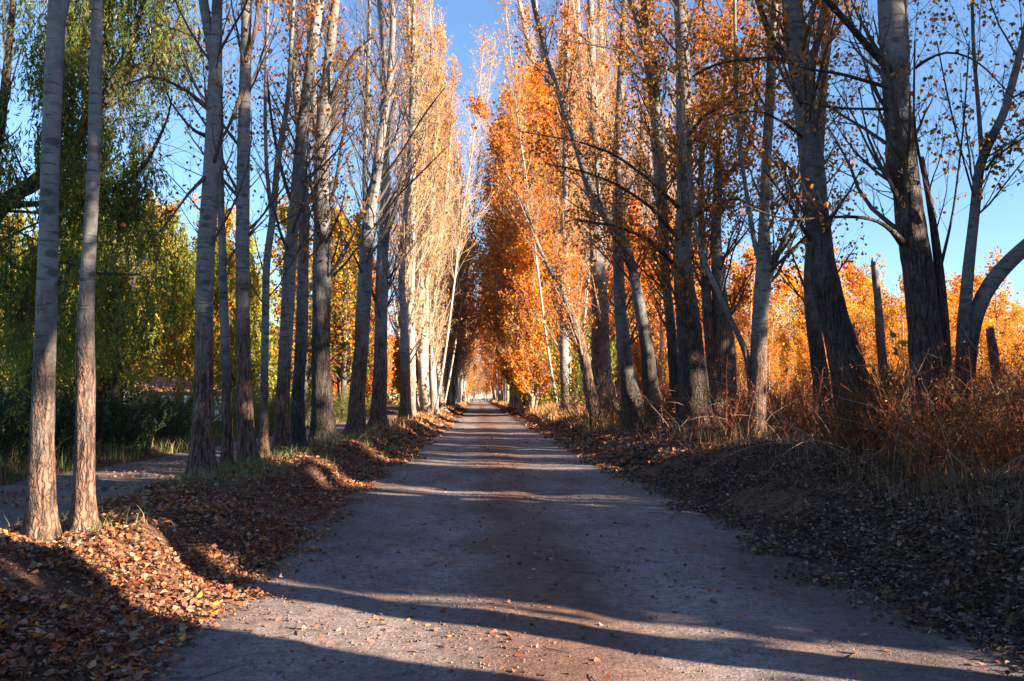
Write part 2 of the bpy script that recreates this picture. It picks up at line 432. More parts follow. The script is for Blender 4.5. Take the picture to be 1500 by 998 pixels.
def trunk_tube(mb, rng, q, r, n, z0, bz, rough=0.05):
    k = len(q); an = np.arange(n) / n
    sd = rng.uniform(0, 100)
    zz = q[:, 2]
    A, Z = np.meshgrid(an, zz)
    ns = vnoise(np.cos(A * 6.283) * 1.2 + sd, Z * 0.9 + np.sin(A * 6.283) * 1.2, 1) * 0.07
    fade = np.clip((bz + 0.6 - (Z - z0)) / 1.2, 0.12, 1)
    rid = np.abs(vnoise(A * n * 0.5 + 1.5 * vnoise(Z * 1.6, A * 4, 5), Z * 2.2 + sd, 2)) - 0.4
    lob = 0.55 * np.abs(vnoise(np.cos(A * 6.283) * 2.2 + sd, np.sin(A * 6.283) * 2.2, 3)) * np.exp(-(Z - zz[0]) / 0.28) * (r[:, None] > .06) * (rough >= .05)
    rr = r[:, None] * (1 + ns + rid * rough * 2.2 * fade + lob)
    low = np.clip((bz - (zz - z0)) / (1.6 + 0.7 * bz) + 0.5, 0, 1)
    tubes(mb, q[None], rr[None], n, low=np.repeat(low, n))

def grow_tree(name, px_base, stems, H, rng, mats, bz=2.2, n=18, b_m=2.2, b_z=(2.5, 99), b_len=(1.2, 3.0), b_ang=(0.6, 1.0),
              up=0.13, l2=7, l3=3, leaf=(0.075, 4, ORANGE), leaf_from=0.3, limbs=(), label='', cat='tree', group=None, twig_r=1.0, step=0.14, thin=0.0):
    """stems: list of (q, r); limbs: list of (q, r, leafy)."""
    base = stems[0][0][0].copy(); base[2] += 0.1
    z0 = base[2]
    root = thing(name, tuple(base), label, cat, group)
    tb, bb, lb = MB(), MB(), MB()
    for i, (q, r) in enumerate(stems):
        trunk_tube(tb, rng, q, r, n if i == 0 else max(8, n - 6), z0, bz)
    P1, R1, W = [], [], []
    for q, r in stems:
        s = np.concatenate([[0], np.cumsum(np.linalg.norm(np.diff(q, axis=0), axis=1))])
        zr = q[:, 2] - z0
        ok = np.where((zr > b_z[0]) & (zr < b_z[1]))[0]
        if len(ok) < 3: continue
        m = int((s[ok[-1]] - s[ok[0]]) * b_m)
        if m < 1: continue
        idx = rng.choice(ok[:-1], m)
        tg = nrm(q[np.minimum(idx + 1, len(q) - 1)] - q[idx])
        d = side_dir(rng, tg, rng.uniform(b_ang[0], b_ang[1], m))
        fr = zr[idx] / max(H - 0.5, q[-1, 2] - z0)
        L = rng.uniform(b_len[0], b_len[1], m) * np.clip(1.25 - fr, 0.25, 1)
        k = 7
        p1 = curves(rng, q[idx], d, L, k, up, 0.09)
        r0 = np.clip(r[idx] * rng.uniform(0.12, 0.32, m), 0.006, 0.045) * twig_r
        P1.append(p1); R1.append(r0[:, None] * np.linspace(1, 0.22, k)[None]); W.append(np.full(m, 1.0))
    for q, r, lf in limbs:
        k = 7; s = np.linspace(0, len(q) - 1, k)
        qq = np.stack([np.interp(s, np.arange(len(q)), q[:, i]) for i in range(3)], 1)
        trunk_tube(tb, rng, q, r, 10, z0, 50, 0.008)
        for _ in range(lf):
            P1.append(qq[None]); R1.append(np.interp(s, np.arange(len(r)), r)[None] * 0.5); W.append(np.full(1, 0.0))
    if P1:
        p1 = np.concatenate(P1); r1 = np.concatenate(R1); w = np.concatenate(W)
        if (w > 0).any(): tubes(bb, p1[w > 0], r1[w > 0], 5)
        src = [(p1, r1)]
        if l2:
            Ls = np.linalg.norm(p1[:, -1] - p1[:, 0], axis=1)
            p, tg, rr, pi, t = sample_on(rng, p1, r1, l2, 0.15, 1.0)
            d = side_dir(rng, tg, rng.uniform(0.45, 1.0, len(p)))
            p2 = curves(rng, p, d, Ls[pi] * rng.uniform(0.18, 0.45, len(p)) * (1.15 - 0.5 * t), 5, up * 0.8, 0.12)
            r2 = np.clip(rr * 0.5, 0.0025, 0.012)[:, None] * np.linspace(1, 0.4, 5)[None] * twig_r
            tubes(bb, p2, r2, 3)
            src = [(p2, r2)]
            if l3:
                p, tg, rr, pi, t = sample_on(rng, p2, r2, l3, 0.2, 1.0)
                d = side_dir(rng, tg, rng.uniform(0.4, 1.0, len(p)))
                p3 = curves(rng, p, d, rng.uniform(0.15, 0.4, len(p)), 3, 0.05, 0.15)
                r3 = np.full((len(p), 3), 0.0022 * twig_r) * np.array([1, .8, .5])
                tubes(bb, p3, r3, 3)
                src.append((p3, r3))
        if leaf and leaf[1] > 0:
            size, per, pal = leaf
            for pp, rr_ in src:
                m = max(1, int(math.ceil(per)))
                p, tg, _, pi, t = sample_on(rng, pp, rr_, m, leaf_from, 1.0)
                clump = vnoise(p[:, 0] * 0.9 + 7, p[:, 2] * 0.9 + p[:, 1] * 0.7, int(z0 * 7) % 11) * 0.5 + 0.5
                keep = rng.uniform(0, 1, len(p)) < (per / m) * np.clip(clump * 2.0, 0.1, 1) * np.clip(1 - thin * ((p[:, 2] - z0) / H) ** 1.3, .03, 1)
                p = p[keep]
                c = p + rng.normal(0, size * 0.8, p.shape)
                leaves(lb, rng, c, size, pick(rng, pal, len(c)), ratio=0.85, axis=np.tile([0, 0, -0.6], (len(c), 1)) + rng.normal(0, .5, (len(c), 3)))
    tb.build('trunk', mats[0], root, base)
    if bb.n: bb.build('branches', mats[1], root, base, smooth=False)
    if lb.n: lb.build('crown', M_LEAF, root, base, smooth=False)
    return root

def limb(px, Y0, Y1, rng=None):
    n = len(px)
    pts = np.array([P(x, y, Y0 + (Y1 - Y0) * i / (n - 1)) for i, (x, y, w) in enumerate(px)])
    rad = np.array([w / 2 * (Y0 + (Y1 - Y0) * i / (n - 1)) / FOC / math.hypot(1, (x - 750) / FOC) for i, (x, y, w) in enumerate(px)])
    s = np.concatenate([[0], np.cumsum(np.linalg.norm(np.diff(pts, axis=0), axis=1))])
    k = max(8, int(s[-1] / 0.15)); u = np.linspace(0, s[-1], k)
    q = np.stack([np.interp(u, s, pts[:, i]) for i in range(3)], 1)
    if k > 8:
        for _ in range(3): q[1:-1] = (q[:-2] + q[1:-1] * 2 + q[2:]) / 4
    return q, np.interp(u, s, rad)

def RNG(s): return np.random.default_rng(s)

# ------------------------------------------------------------------ left row, near trees traced one by one
GL = 'poplars lining the left bank'
def left_tree(seed, Y, px, label, H=16, extra=(), bz=2.0, mats=(M_BARK, M_TWIG), **kw):
    rng = RNG(seed)
    st = [stem_pts(px, Y, H, rng, foot=True)]
    for e in extra: st.append(stem_pts(e, Y, H * 0.92, rng))
    kw.setdefault('leaf', (0.07, 0.5, DUSK))
    return grow_tree('poplar_tree', None, st, H, rng, mats, bz=bz, label=label, group=GL, **kw)

left_tree(1, 7.6, [(60, 780, 38), (60, 680, 36), (64, 560, 33), (70, 400, 32), (72, 280, 29), (76, 160, 28), (84, 0, 27)],
          'thick pale trunk nearest the left edge, white paint-like scars above brown bark', H=15, bz=1.5, b_z=(5.2, 99), extra=[[(88, 40, 16), (100, -20, 15), (120, -160, 12)]])
left_tree(2, 7.95, [(123, 764, 30), (123, 660, 27), (127, 608, 29), (125, 568, 30), (123, 500, 26), (128, 400, 22), (136, 280, 20), (140, 160, 19), (142, 0, 18)],
          'slim trunk with a kink at shoulder height, right beside the thick pale leftmost trunk', H=14, bz=1.7, b_z=(5.2, 99))
left_tree(3, 12.6, [(296, 700, 36), (297, 620, 30), (299, 540, 28), (299, 460, 28), (300, 380, 28), (302, 360, 27), (308, 280, 26), (312, 200, 24), (315, 120, 23), (317, 60, 18), (318, 0, 16)],
          'stout poplar forking into two pale stems high up, grassy foot, beside the path gap', H=17, bz=2.2, b_z=(3.2, 99),
          extra=[[(315, 115, 12), (310, 70, 15), (303, 35, 16), (297, 0, 15), (286, -90, 13)]], b_m=2.6,
          limbs=[(*limb([(300, 260, 7), (275, 285, 4), (250, 320, 3), (225, 350, 2)], 12.5, 11.8), 2), (*limb([(306, 160, 9), (270, 130, 5), (225, 110, 4), (180, 125, 2)], 12.6, 12.0), 2),
                 (*limb([(303, 200, 8), (280, 190, 4), (250, 150, 3), (230, 95, 2)], 12.6, 12.0), 1)])
left_tree(4, 14.4, [(333, 688, 16), (332, 580, 15), (329, 480, 14), (326, 380, 12), (325, 340, 12), (322, 240, 10), (318, 120, 8), (322, 0, 7)],
          'very slim straight poplar squeezed between the stout forked one and the next', H=14, bz=1.6, b_m=2.8)
left_tree(5, 14.1, [(364, 688, 27), (358, 600, 25), (356, 540, 23), (355, 380, 20), (356, 280, 20), (358, 160, 19), (362, 0, 16)],
          'straight banded poplar with a slightly bowed dark foot, third of the near group', H=17, bz=2.6, b_z=(3.6, 99), b_m=2.5,
          limbs=[(*limb([(357, 130, 8), (338, 180, 5), (322, 210, 4), (305, 240, 3)], 14, 13.6), 1), (*limb([(360, 90, 8), (372, 60, 6), (378, 10, 5), (384, -60, 4)], 14, 14), 1)])
left_tree(6, 16.9, [(386, 672, 14), (387, 580, 12), (388, 500, 12), (390, 380, 11), (400, 320, 11), (406, 240, 9), (415, 190, 8), (422, 148, 7), (426, 80, 6), (430, 0, 5)],
          'thin poplar that bends to the right halfway up, smallest trunk of the row', H=14, bz=1.5, b_m=3, b_z=(3, 99), leaf=(0.075, 1.2, DUSK),
          extra=[[(398, 310, 6), (390, 250, 6), (388, 150, 5), (392, 20, 4)]])
left_tree(7, 17.6, [(414, 668, 24), (414, 580, 20), (421, 460, 19), (425, 380, 20), (428, 340, 18), (436, 260, 18), (441, 200, 17), (452, 120, 17), (462, 32, 16), (468, 0, 14)],
          'poplar leaning gently right with grey upper trunk and reddish foot, beside a darker twin', H=19, bz=2.0, b_z=(4, 99), b_m=3, leaf=(0.08, 0.9, DUSK),
          limbs=[(*limb([(428, 300, 6), (412, 250, 5), (398, 180, 4), (390, 100, 3)], 17.6, 17.2), 2)])
left_tree(8, 19.5, [(437, 660, 21), (436, 580, 18), (442, 500, 18), (444, 380, 16), (446, 340, 15), (445, 260, 14), (438, 180, 12), (430, 80, 10), (424, 0, 8)],
          'dark poplar just behind the gently leaning one, its top crossing behind it', H=18, bz=2.6, b_z=(4, 99), b_m=3, mats=(M_BARKD, M_TWIG), leaf=(0.08, 1.0, DUSK))
left_tree(9, 21.7, [(474, 652, 36), (470, 540, 28), (471, 420, 27), (472, 320, 25), (470, 240, 24), (474, 180, 22), (479, 120, 16), (486, 40, 15), (492, 0, 12)],
          'massive dark poplar with wide buttressed foot and two rising stems', H=22, bz=3.6, n=22, b_z=(4, 99), b_m=4, mats=(M_BARKD, M_TWIG), leaf=(0.09, 1.3, DUSK),
          extra=[[(470, 235, 12), (462, 170, 14), (456, 90, 12), (452, 0, 9)]],
          limbs=[(*limb([(474, 165, 7), (495, 120, 5), (515, 80, 4), (545, 55, 3)], 21.7, 21), 2), (*limb([(478, 310, 6), (490, 280, 5), (502, 200, 4), (512, 100, 3)], 21.7, 21.5), 2)])
left_tree(10, 26.3, [(520, 640, 27), (525, 560, 22), (530, 500, 22), (536, 380, 21), (540, 320, 19), (548, 280, 16), (558, 200, 14), (570, 132, 10), (576, 40, 9), (574, 0, 8)],
          'dark poplar leaning right with a forked crown of bare black twigs over the road', H=24, bz=3.2, b_z=(4, 99), b_m=4.2, b_len=(2, 4.5), b_ang=(0.5, 0.8), leaf=(0.09, 0.12, ORANGE),
          extra=[[(538, 340, 9), (534, 260, 8), (537, 170, 8), (540, 80, 7), (542, 0, 6)]],
          limbs=[(*limb([(560, 262, 5), (590, 220, 3), (620, 170, 2.5), (650, 130, 1.5)], 26, 24), 2), (*limb([(552, 330, 5), (585, 285, 3), (615, 255, 2.5), (655, 215, 1.5)], 26, 24), 2)])
left_tree(11, 33, [(554, 624, 25), (557, 540, 20), (560, 380, 18), (564, 320, 15), (565, 256, 13), (562, 140, 10), (560, 60, 9), (556, 0, 8)],
          'dark poplar standing close behind the bare-twigged leaning one', H=26, bz=3.5, b_z=(4, 99), b_m=4, b_len=(2, 4), b_ang=(0.4, 0.8), leaf=(0.1, 0.3, ORANGE),
          )
left_tree(12, 45, [(594, 616, 17), (592, 460, 12), (588, 420, 10), (592, 330, 9), (600, 250, 8), (604, 120, 7), (606, 0, 5)],
          'slender shaded trunk at the edge of the sunlit white ones', H=27, bz=3, n=12, b_m=4, b_len=(2, 4), b_ang=(0.35, 0.7), leaf=(0.13, 0.7, PEACH), mats=(M_BARK, M_TWIGP), twig_r=1.3)
left_tree(13, 50, [(603, 612, 13), (602, 460, 11), (604, 300, 9), (606, 200, 8), (600, 60, 6), (598, 0, 5)],
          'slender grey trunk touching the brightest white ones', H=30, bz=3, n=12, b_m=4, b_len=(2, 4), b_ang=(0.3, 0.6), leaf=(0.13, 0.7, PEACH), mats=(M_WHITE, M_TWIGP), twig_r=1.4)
for i, (Y, px, ex, lb_) in enumerate([
    (58, [(624, 608, 15), (618, 520, 14), (616, 420, 13), (618, 300, 10), (612, 160, 8), (606, 40, 6)], [[(618, 440, 6), (626, 380, 7), (634, 260, 6), (640, 160, 4)]], 'brightest white sunlit trunk, thick and straight, on the left bank'),
    (64, [(636, 605, 12), (631, 500, 9), (630, 400, 8), (634, 300, 7), (628, 150, 5)], [[(632, 470, 5), (642, 380, 5), (652, 300, 4), (660, 200, 3)]], 'white sunlit trunk with a leaning second stem, right of the brightest one'),
    (72, [(648, 600, 10), (642, 540, 9), (636, 480, 7), (632, 400, 6), (640, 300, 5)], [[(640, 520, 4), (650, 440, 5), (656, 350, 4)]], 'white sunlit trunk leaning left, last before the reddish shaded trunks')]):
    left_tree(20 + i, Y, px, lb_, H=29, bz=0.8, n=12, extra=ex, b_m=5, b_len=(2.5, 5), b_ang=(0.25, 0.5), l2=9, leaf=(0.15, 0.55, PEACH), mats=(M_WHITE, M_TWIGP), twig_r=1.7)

# ------------------------------------------------------------------ right row, near trees
GR = 'old poplars lining the right bank'
def right_tree(seed, Y, px, label, H=18, extra=(), bz=4.0, mats=(M_BARKD, M_TWIG), **kw):
    rng = RNG(100 + seed)
    st = [stem_pts(px, Y, H, rng, foot=True, flare=1.25)]
    for e in extra:
        h = H * 0.85
        if isinstance(e, tuple): e, h = e
        st.append(stem_pts(e, Y, h, rng))
    kw.setdefault('leaf', (0.075, 1.4, DUSK))
    kw.setdefault('b_z', (2.6, 99)); kw.setdefault('b_m', 2.6); kw.setdefault('b_len', (1.2, 3.2))
    return grow_tree('poplar_tree', None, st, H, rng, mats, bz=bz, label=label, group=GR, **kw)

right_tree(1, 12.3, [(1366, 650, 60), (1360, 600, 54), (1356, 490, 52), (1346, 410, 50), (1334, 320, 47), (1318, 200, 42), (1310, 100, 43), (1304, 0, 42)],
           'huge dark furrowed trunk with a paler right side, leafy shoots at its foot', n=30, H=19, b_z=(3.3, 99), b_m=3.2, b_len=(1, 2.6), bz=5, leaf=(0.07, 0.8, DUSK),
           extra=[([(1386, 640, 24), (1386, 560, 20), (1380, 430, 17), (1368, 330, 12), (1350, 230, 8)], 0), ([(1330, 110, 9), (1328, 60, 8), (1326, 0, 8), (1322, -80, 6)], 9)],
           limbs=[(*limb([(1304, 104, 14), (1285, 84, 12), (1262, 58, 11), (1235, 26, 10), (1205, -5, 9), (1150, -60, 7)], 12.2, 11.4), 2),
                  (*limb([(1300, 128, 7), (1265, 118, 6), (1225, 106, 5), (1190, 104, 4), (1150, 90, 3)], 12.2, 11.4), 1),
                  (*limb([(1300, 160, 6), (1260, 160, 4), (1215, 158, 3.5), (1170, 150, 2)], 12.2, 11.8), 1),
                  (*limb([(1322, 356, 14), (1308, 338, 8), (1290, 324, 6), (1262, 317, 6), (1212, 318, 4), (1150, 324, 3), (1090, 300, 2)], 12.2, 11.2), 2),
                  (*limb([(1340, 100, 6), (1380, 70, 4), (1430, 85, 3), (1490, 150, 2)], 12.2, 11.4), 2),
                  (*limb([(1370, 320, 7), (1350, 250, 5), (1338, 180, 4), (1340, 60, 3)], 12.0, 11.7), 1),
                  (*limb([(1378, 390, 6), (1395, 320, 4), (1404, 250, 3.5), (1412, 180, 3), (1420, 60, 2)], 12.0, 11.4), 2)])
right_tree(2, 13.2, [(1412, 640, 28), (1411, 560, 25), (1410, 490, 22), (1420, 370, 18), (1426, 330, 17), (1432, 260, 16), (1440, 212, 16), (1460, 200, 15), (1476, 150, 14), (1486, 110, 13), (1502, 50, 12)],
           'smooth pale trunk elbowing right, with a thick slanting limb splitting off near its foot', n=20, H=15, bz=2.0, b_z=(3.3, 99), b_len=(1, 2.4), b_m=3, leaf=(0.075, 1.1, DUSK + [(0.10, 0.16, 0.03, 2)]),
           extra=[([(1416, 560, 20), (1422, 500, 22), (1430, 450, 27), (1452, 410, 28), (1478, 384, 27), (1502, 362, 26), (1560, 315, 24)], 7), ([(1438, 230, 8), (1434, 160, 7), (1426, 80, 6), (1424, 0, 5)], 10)],
           limbs=[(*limb([(1444, 250, 6), (1456, 232, 5), (1480, 214, 4), (1510, 196, 3)], 13.2, 12.8), 2), (*limb([(1430, 300, 4), (1410, 230, 3), (1392, 160, 3), (1372, 60, 2)], 13.2, 12.6), 2)])
right_tree(3, 15.0, [(1266, 640, 66), (1254, 590, 62), (1244, 550, 58), (1228, 490, 47), (1208, 410, 43), (1199, 340, 38), (1190, 240, 39), (1180, 160, 36), (1168, 80, 35), (1160, 0, 32)],
           'big dark trunk leaning left out of the brush, next left of the huge furrowed one', n=28, H=20, bz=4.4, b_m=3.2, b_z=(3.4, 99), leaf=(0.08, 2.4, DUSK),
           extra=[([(1186, 100, 12), (1196, 70, 11), (1206, 20, 10), (1214, -60, 9)], 14)],
           limbs=[(*limb([(1166, 92, 9), (1130, 84, 6), (1090, 88, 5), (1050, 92, 4), (1015, 112, 3)], 15, 14.2), 3), (*limb([(1196, 362, 8), (1182, 350, 7), (1170, 320, 5), (1150, 290, 4), (1120, 250, 3)], 15, 14.5), 2),
                  (*limb([(1172, 96, 13), (1150, 84, 12), (1130, 60, 10), (1116, 20, 9), (1100, -30, 8)], 15.1, 15.6), 1), (*limb([(1185, 210, 6), (1150, 180, 4), (1110, 160, 3), (1060, 170, 2)], 15, 14), 3)])
right_tree(4, 22.0, [(1208, 600, 26), (1200, 538, 25), (1190, 470, 22), (1186, 410, 20), (1192, 330, 19), (1200, 200, 17), (1208, 80, 14), (1214, 0, 13)],
           'mottled grey trunk half hidden behind the big left-leaning one', n=16, H=20, bz=3, leaf=(0.09, 2.8, DUSK), b_m=3)
right_tree(5, 18.8, [(1106, 628, 33), (1108, 590, 29), (1110, 550, 27), (1114, 450, 24), (1120, 402, 26), (1119, 350, 18), (1120, 300, 15), (1122, 240, 15), (1128, 140, 15), (1134, 0, 15)],
           'pale sunlit trunk splitting into slender stems, standing alone in front of the brush', n=20, H=19, bz=2.2, mats=(M_BARK, M_TWIG), b_m=3, b_z=(3.2, 99), leaf=(0.085, 2.0, DUSK),
           extra=[([(1124, 412, 14), (1132, 384, 10), (1144, 362, 8), (1156, 340, 7), (1170, 300, 6), (1180, 240, 5)], 10), ([(1122, 410, 9), (1108, 372, 8), (1096, 300, 7), (1084, 220, 6), (1078, 140, 6), (1076, 0, 5)], 14),
                  ([(1100, 570, 9), (1096, 520, 11), (1076, 480, 8), (1052, 428, 8), (1034, 392, 7), (1022, 350, 6), (1014, 300, 5), (1004, 220, 4)], 9)])
right_tree(6, 26.0, [(1056, 580, 50), (1058, 540, 44), (1060, 490, 32), (1052, 410, 20), (1048, 340, 16), (1052, 260, 14), (1056, 192, 12), (1068, 90, 9), (1076, 0, 7)],
           'broad-footed brownish trunk clump right of the darkest cluster, slender above', n=20, H=22, bz=3.8, mats=(M_BARK, M_TWIG), b_m=4, leaf=(0.1, 3.2, DUSK),
           extra=[([(1046, 570, 20), (1038, 480, 16), (1032, 400, 14), (1026, 300, 10), (1030, 150, 8)], 18), ([(1052, 270, 8), (1074, 250, 8), (1096, 220, 7), (1106, 180, 6), (1112, 100, 5)], 14)])
right_tree(7, 25.0, [(1018, 590, 46), (1014, 540, 42), (1010, 490, 40), (1003, 430, 32), (999, 370, 27), (1004, 310, 25), (1002, 200, 23), (1000, 80, 22), (996, 0, 20)],
           'darkest massive trunk of the right cluster, black below and grey above', n=24, H=23, bz=4, b_m=4, leaf=(0.09, 3.2, DUSK),
           limbs=[(*limb([(998, 110, 7), (960, 92, 4), (920, 76, 3.5), (880, 68, 3), (822, 58, 2)], 25, 22), 6), (*limb([(1000, 310, 7), (950, 262, 5), (900, 226, 4), (850, 208, 3), (760, 192, 2)], 25, 21), 8),
                  (*limb([(1002, 360, 7), (950, 300, 5), (900, 268, 4), (850, 250, 3), (800, 240, 2)], 25, 21.5), 6), (*limb([(1000, 400, 7), (950, 350, 5), (900, 330, 4), (840, 322, 2)], 25, 22), 6),
                  (*limb([(1004, 330, 7), (1040, 300, 5), (1080, 290, 4), (1120, 310, 2)], 25, 22), 4), (*limb([(1000, 210, 7), (1030, 170, 5), (1070, 150, 4), (1110, 130, 2)], 25, 22), 4)])
right_tree(8, 28.0, [(990, 590, 18), (987, 540, 16), (984, 490, 15), (974, 400, 14), (972, 340, 16), (968, 260, 19), (960, 160, 19), (950, 40, 18), (946, 0, 17)],
           'grey trunk curving left behind the darkest one, forked near the top', n=18, H=24, bz=3.2, b_m=4, leaf=(0.1, 1.6, DUSK),
           extra=[([(960, 170, 10), (950, 110, 10), (938, 40, 10), (924, 0, 10), (900, -50, 9)], 20)])
right_tree(9, 30.0, [(956, 590, 26), (953, 560, 24), (948, 510, 20), (936, 442, 17), (926, 390, 14), (912, 348, 14), (886, 316, 14), (864, 278, 14), (848, 224, 11), (826, 160, 9), (800, 80, 7), (784, 20, 6)],
           'long trunk leaning far left over the road, its top white against the sky', n=18, H=27, bz=3.2, b_m=4, leaf=(0.1, 1.2, ORANGE), b_z=(5, 99))
right_tree(10, 31.0, [(926, 595, 32), (920, 560, 24), (914, 510, 21), (907, 430, 17), (905, 350, 15), (905, 200, 13), (912, 60, 10)],
           'straight grey-blue trunk with a spread foot at the left end of the dark cluster', n=18, H=25, bz=2.4, b_m=4, leaf=(0.1, 1.4, ORANGE))
right_tree(11, 40.0, [(882, 580, 34), (880, 522, 29), (878, 430, 25), (874, 370, 21), (870, 200, 16), (866, 60, 12)],
           'broad reddish-brown trunk behind the roadside shrub', n=16, H=28, bz=6, mats=(M_BARK, M_TWIGP), b_m=4, leaf=(0.12, 1.0, ORANGE), twig_r=1.3)
right_tree(12, 38.0, [(868, 590, 20), (862, 560, 18), (855, 520, 15), (842, 470, 12), (820, 420, 9), (800, 385, 6), (782, 345, 5), (768, 300, 4), (742, 255, 3), (728, 205, 2.2), (704, 160, 1.3)],
           'slanting trunk with white top reaching furthest left across the road', n=14, H=0.5, bz=4, mats=(M_BARK, M_TWIGP), b_m=6, b_ang=(0.3, 0.7), leaf=(0.12, 1.5, ORANGE), twig_r=1.2)
right_tree(13, 50.0, [(828, 600, 13), (826, 540, 12), (824, 400, 11), (828, 250, 9), (830, 100, 8)],
           'thin dark trunk standing alone left of the slanting one', n=12, H=27, bz=2, b_m=5, b_ang=(0.3, 0.6), leaf=(0.13, 1.6, ORANGE), mats=(M_BARK, M_TWIGP), twig_r=1.5)
for i, (Y, px, ex, lb_) in enumerate([
    (88, [(796, 595, 12), (790, 540, 11), (788, 440, 9), (800, 300, 8), (806, 150, 7), (790, 40, 6)], [[(794, 560, 8), (802, 470, 8), (814, 330, 7), (822, 150, 6)]], 'sunlit pair of pale stems on the right bank behind the thin dark trunk'),
    (92, [(850, 590, 12), (846, 480, 10), (838, 340, 9), (812, 230, 8), (786, 120, 7), (760, 0, 6)], [[(842, 420, 7), (850, 300, 8), (852, 150, 7), (846, 0, 6)]], 'white stems fanning upward between the slanting trunk and the reddish one'),
    (86, [(900, 590, 14), (896, 480, 12), (888, 360, 10), (884, 200, 9), (880, 40, 8)], [[(890, 380, 7), (872, 240, 7), (850, 100, 6), (838, 0, 5)], [(888, 340, 7), (902, 200, 7), (912, 60, 6)]], 'white many-stemmed poplar behind the grey-blue trunk')]):
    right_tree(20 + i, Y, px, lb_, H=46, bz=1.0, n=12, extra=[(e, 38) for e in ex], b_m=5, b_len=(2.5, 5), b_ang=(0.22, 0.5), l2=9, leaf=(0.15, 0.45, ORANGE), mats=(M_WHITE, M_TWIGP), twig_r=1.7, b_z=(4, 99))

# ------------------------------------------------------------------ prototypes for farther trees
def proto(name, seed, H, r0, n_st, spread, b_m, b_len, b_ang, leaf, mats, low, lab, cat='tree', l2=9, twig_r=1.6, bz=1.5, up=0.13, cl=None, n=10, lean=0.02, thin=0.0):
    rng = RNG(seed); st = []
    for i in range(n_st):
        a = rng.uniform(0, 6.28); k = 24; z = np.linspace(-0.3, H * (1 if i == 0 else rng.uniform(0.75, 0.95)), k)
        off = np.zeros((k, 3)); off[:, 2] = z
        s = (0.15 if i else 0.0) * spread + spread * (0.0 if i == 0 else 1) * np.clip(z / H, 0, 1) ** 0.8
        off[:, 0] = s * math.cos(a) + lean * z * vnoise(z * 0.15, z * 0 + seed, i); off[:, 1] = s * math.sin(a) + lean * z * vnoise(z * 0.15, z * 0 + seed, i + 9)
        r = r0 * (1 if i == 0 else 0.6) * np.clip(1 - z / (H * 1.03), 0.03, 1.1) ** 0.85
        st.append((off, np.maximum(r, 0.01)))
    return grow_tree(name, None, st, H, rng, mats, bz=bz, n=n, b_m=b_m, b_z=(low, 99), b_len=b_len, b_ang=b_ang, up=up, l2=l2, l3=0, leaf=leaf, leaf_from=0.15, label=lab, cat=cat, twig_r=twig_r, thin=thin)

used = set()
ORD = 'nearest second third fourth fifth sixth seventh eighth ninth tenth eleventh twelfth thirteenth fourteenth fifteenth sixteenth seventeenth eighteenth nineteenth twentieth twenty-first twenty-second twenty-third twenty-fourth twenty-fifth twenty-sixth twenty-seventh twenty-eighth twenty-ninth thirtieth'.split()
def ordl(k, fmt, rest): return fmt % ORD[k] if k < len(ORD) else rest
def put(pr, x, y, rz, s, label, group, sz=None):
    z = float(ground_h(x, y)) - 0.02
    sc = (s, s, sz or s)
    if pr.name not in used:
        used.add(pr.name); pr.location = (x, y, z); pr.rotation_euler = (0, 0, rz); pr.scale = sc
        pr['label'] = label; pr['group'] = group; return pr
    return copy_thing(pr, (x, y, z), rz, sc, label, group)

T = (M_WHITE, M_TWIGP)
oranges = [proto('orange_poplar', 300 + i, 24, 0.24, 2, 1.0, 9, (2.2, 4.2), (0.5, 0.9), (0.2, 8, DEEP), T, 1.6, 'x', l2=10, twig_r=1.6, thin=.7) for i in range(3)]
arches = [proto('arching_poplar', 350 + i, 24, 0.26, 3, 2.5, 7, (4.5, 7.5), (0.6, 1.0), (0.23, 6.5, DEEP + GOLD[:2]), T, 5.0, 'x', thin=.5, l2=11, twig_r=1.8, up=0.08) for i in range(2)]
peaches = [proto('golden_poplar', 305 + i, 27, 0.24, 3, 1.4, 7, (2.2, 4.2), (0.3, 0.65), (0.19, 4.5, PEACH + GOLD + DEEP[:1]), T, 4, 'x', l2=9, twig_r=1.8) for i in range(2)]
whites = [proto('white_poplar', 310 + i, 29, 0.30, 4, 2.0, 4, (2.5, 4.8), (0.2, 0.45), (0.15, 1.1, PEACH + ORANGE[:1]), T, 3.0, 'x', l2=8, twig_r=2.2, bz=0.5) for i in range(3)]
wispy = proto('wispy_poplar', 360, 34, 0.17, 3, 5.0, 5.0, (3, 6.5), (0.25, 0.65), (0.16, 0.9, PEACH), T, 9, 'x', l2=9, twig_r=1.5, bz=0.5, lean=.01)
golds = [proto('golden_tree', 320 + i, 10, 0.12, 4, 2.6, 7, (1.4, 3.0), (0.65, 1.25), (0.17, 3.4, GOLD if i == 0 else ORANGE + GOLD if i == 1 else ORANGE + DEEP + LIME[:1]), T, 0.8, 'x', l2=8, twig_r=1.2) for i in range(3)]
limes = [proto('green_yellow_tree', 330 + i, 13, 0.2, 3, 1.8, 9, (1.8, 3.6), (0.6, 1.1), (0.2, 5, LIME), (M_BARKD, M_TWIG), 0.8, 'x', l2=8, twig_r=1.2, up=0.05) for i in range(2)]
amber = proto('amber_tree', 340, 15, 0.22, 3, 1.8, 8, (1.8, 3.4), (0.6, 1.1), (0.2, 4, GOLD + ORANGE[:1] + LIME[:2]), (M_BARKD, M_TWIG), 2.0, 'x', l2=8)

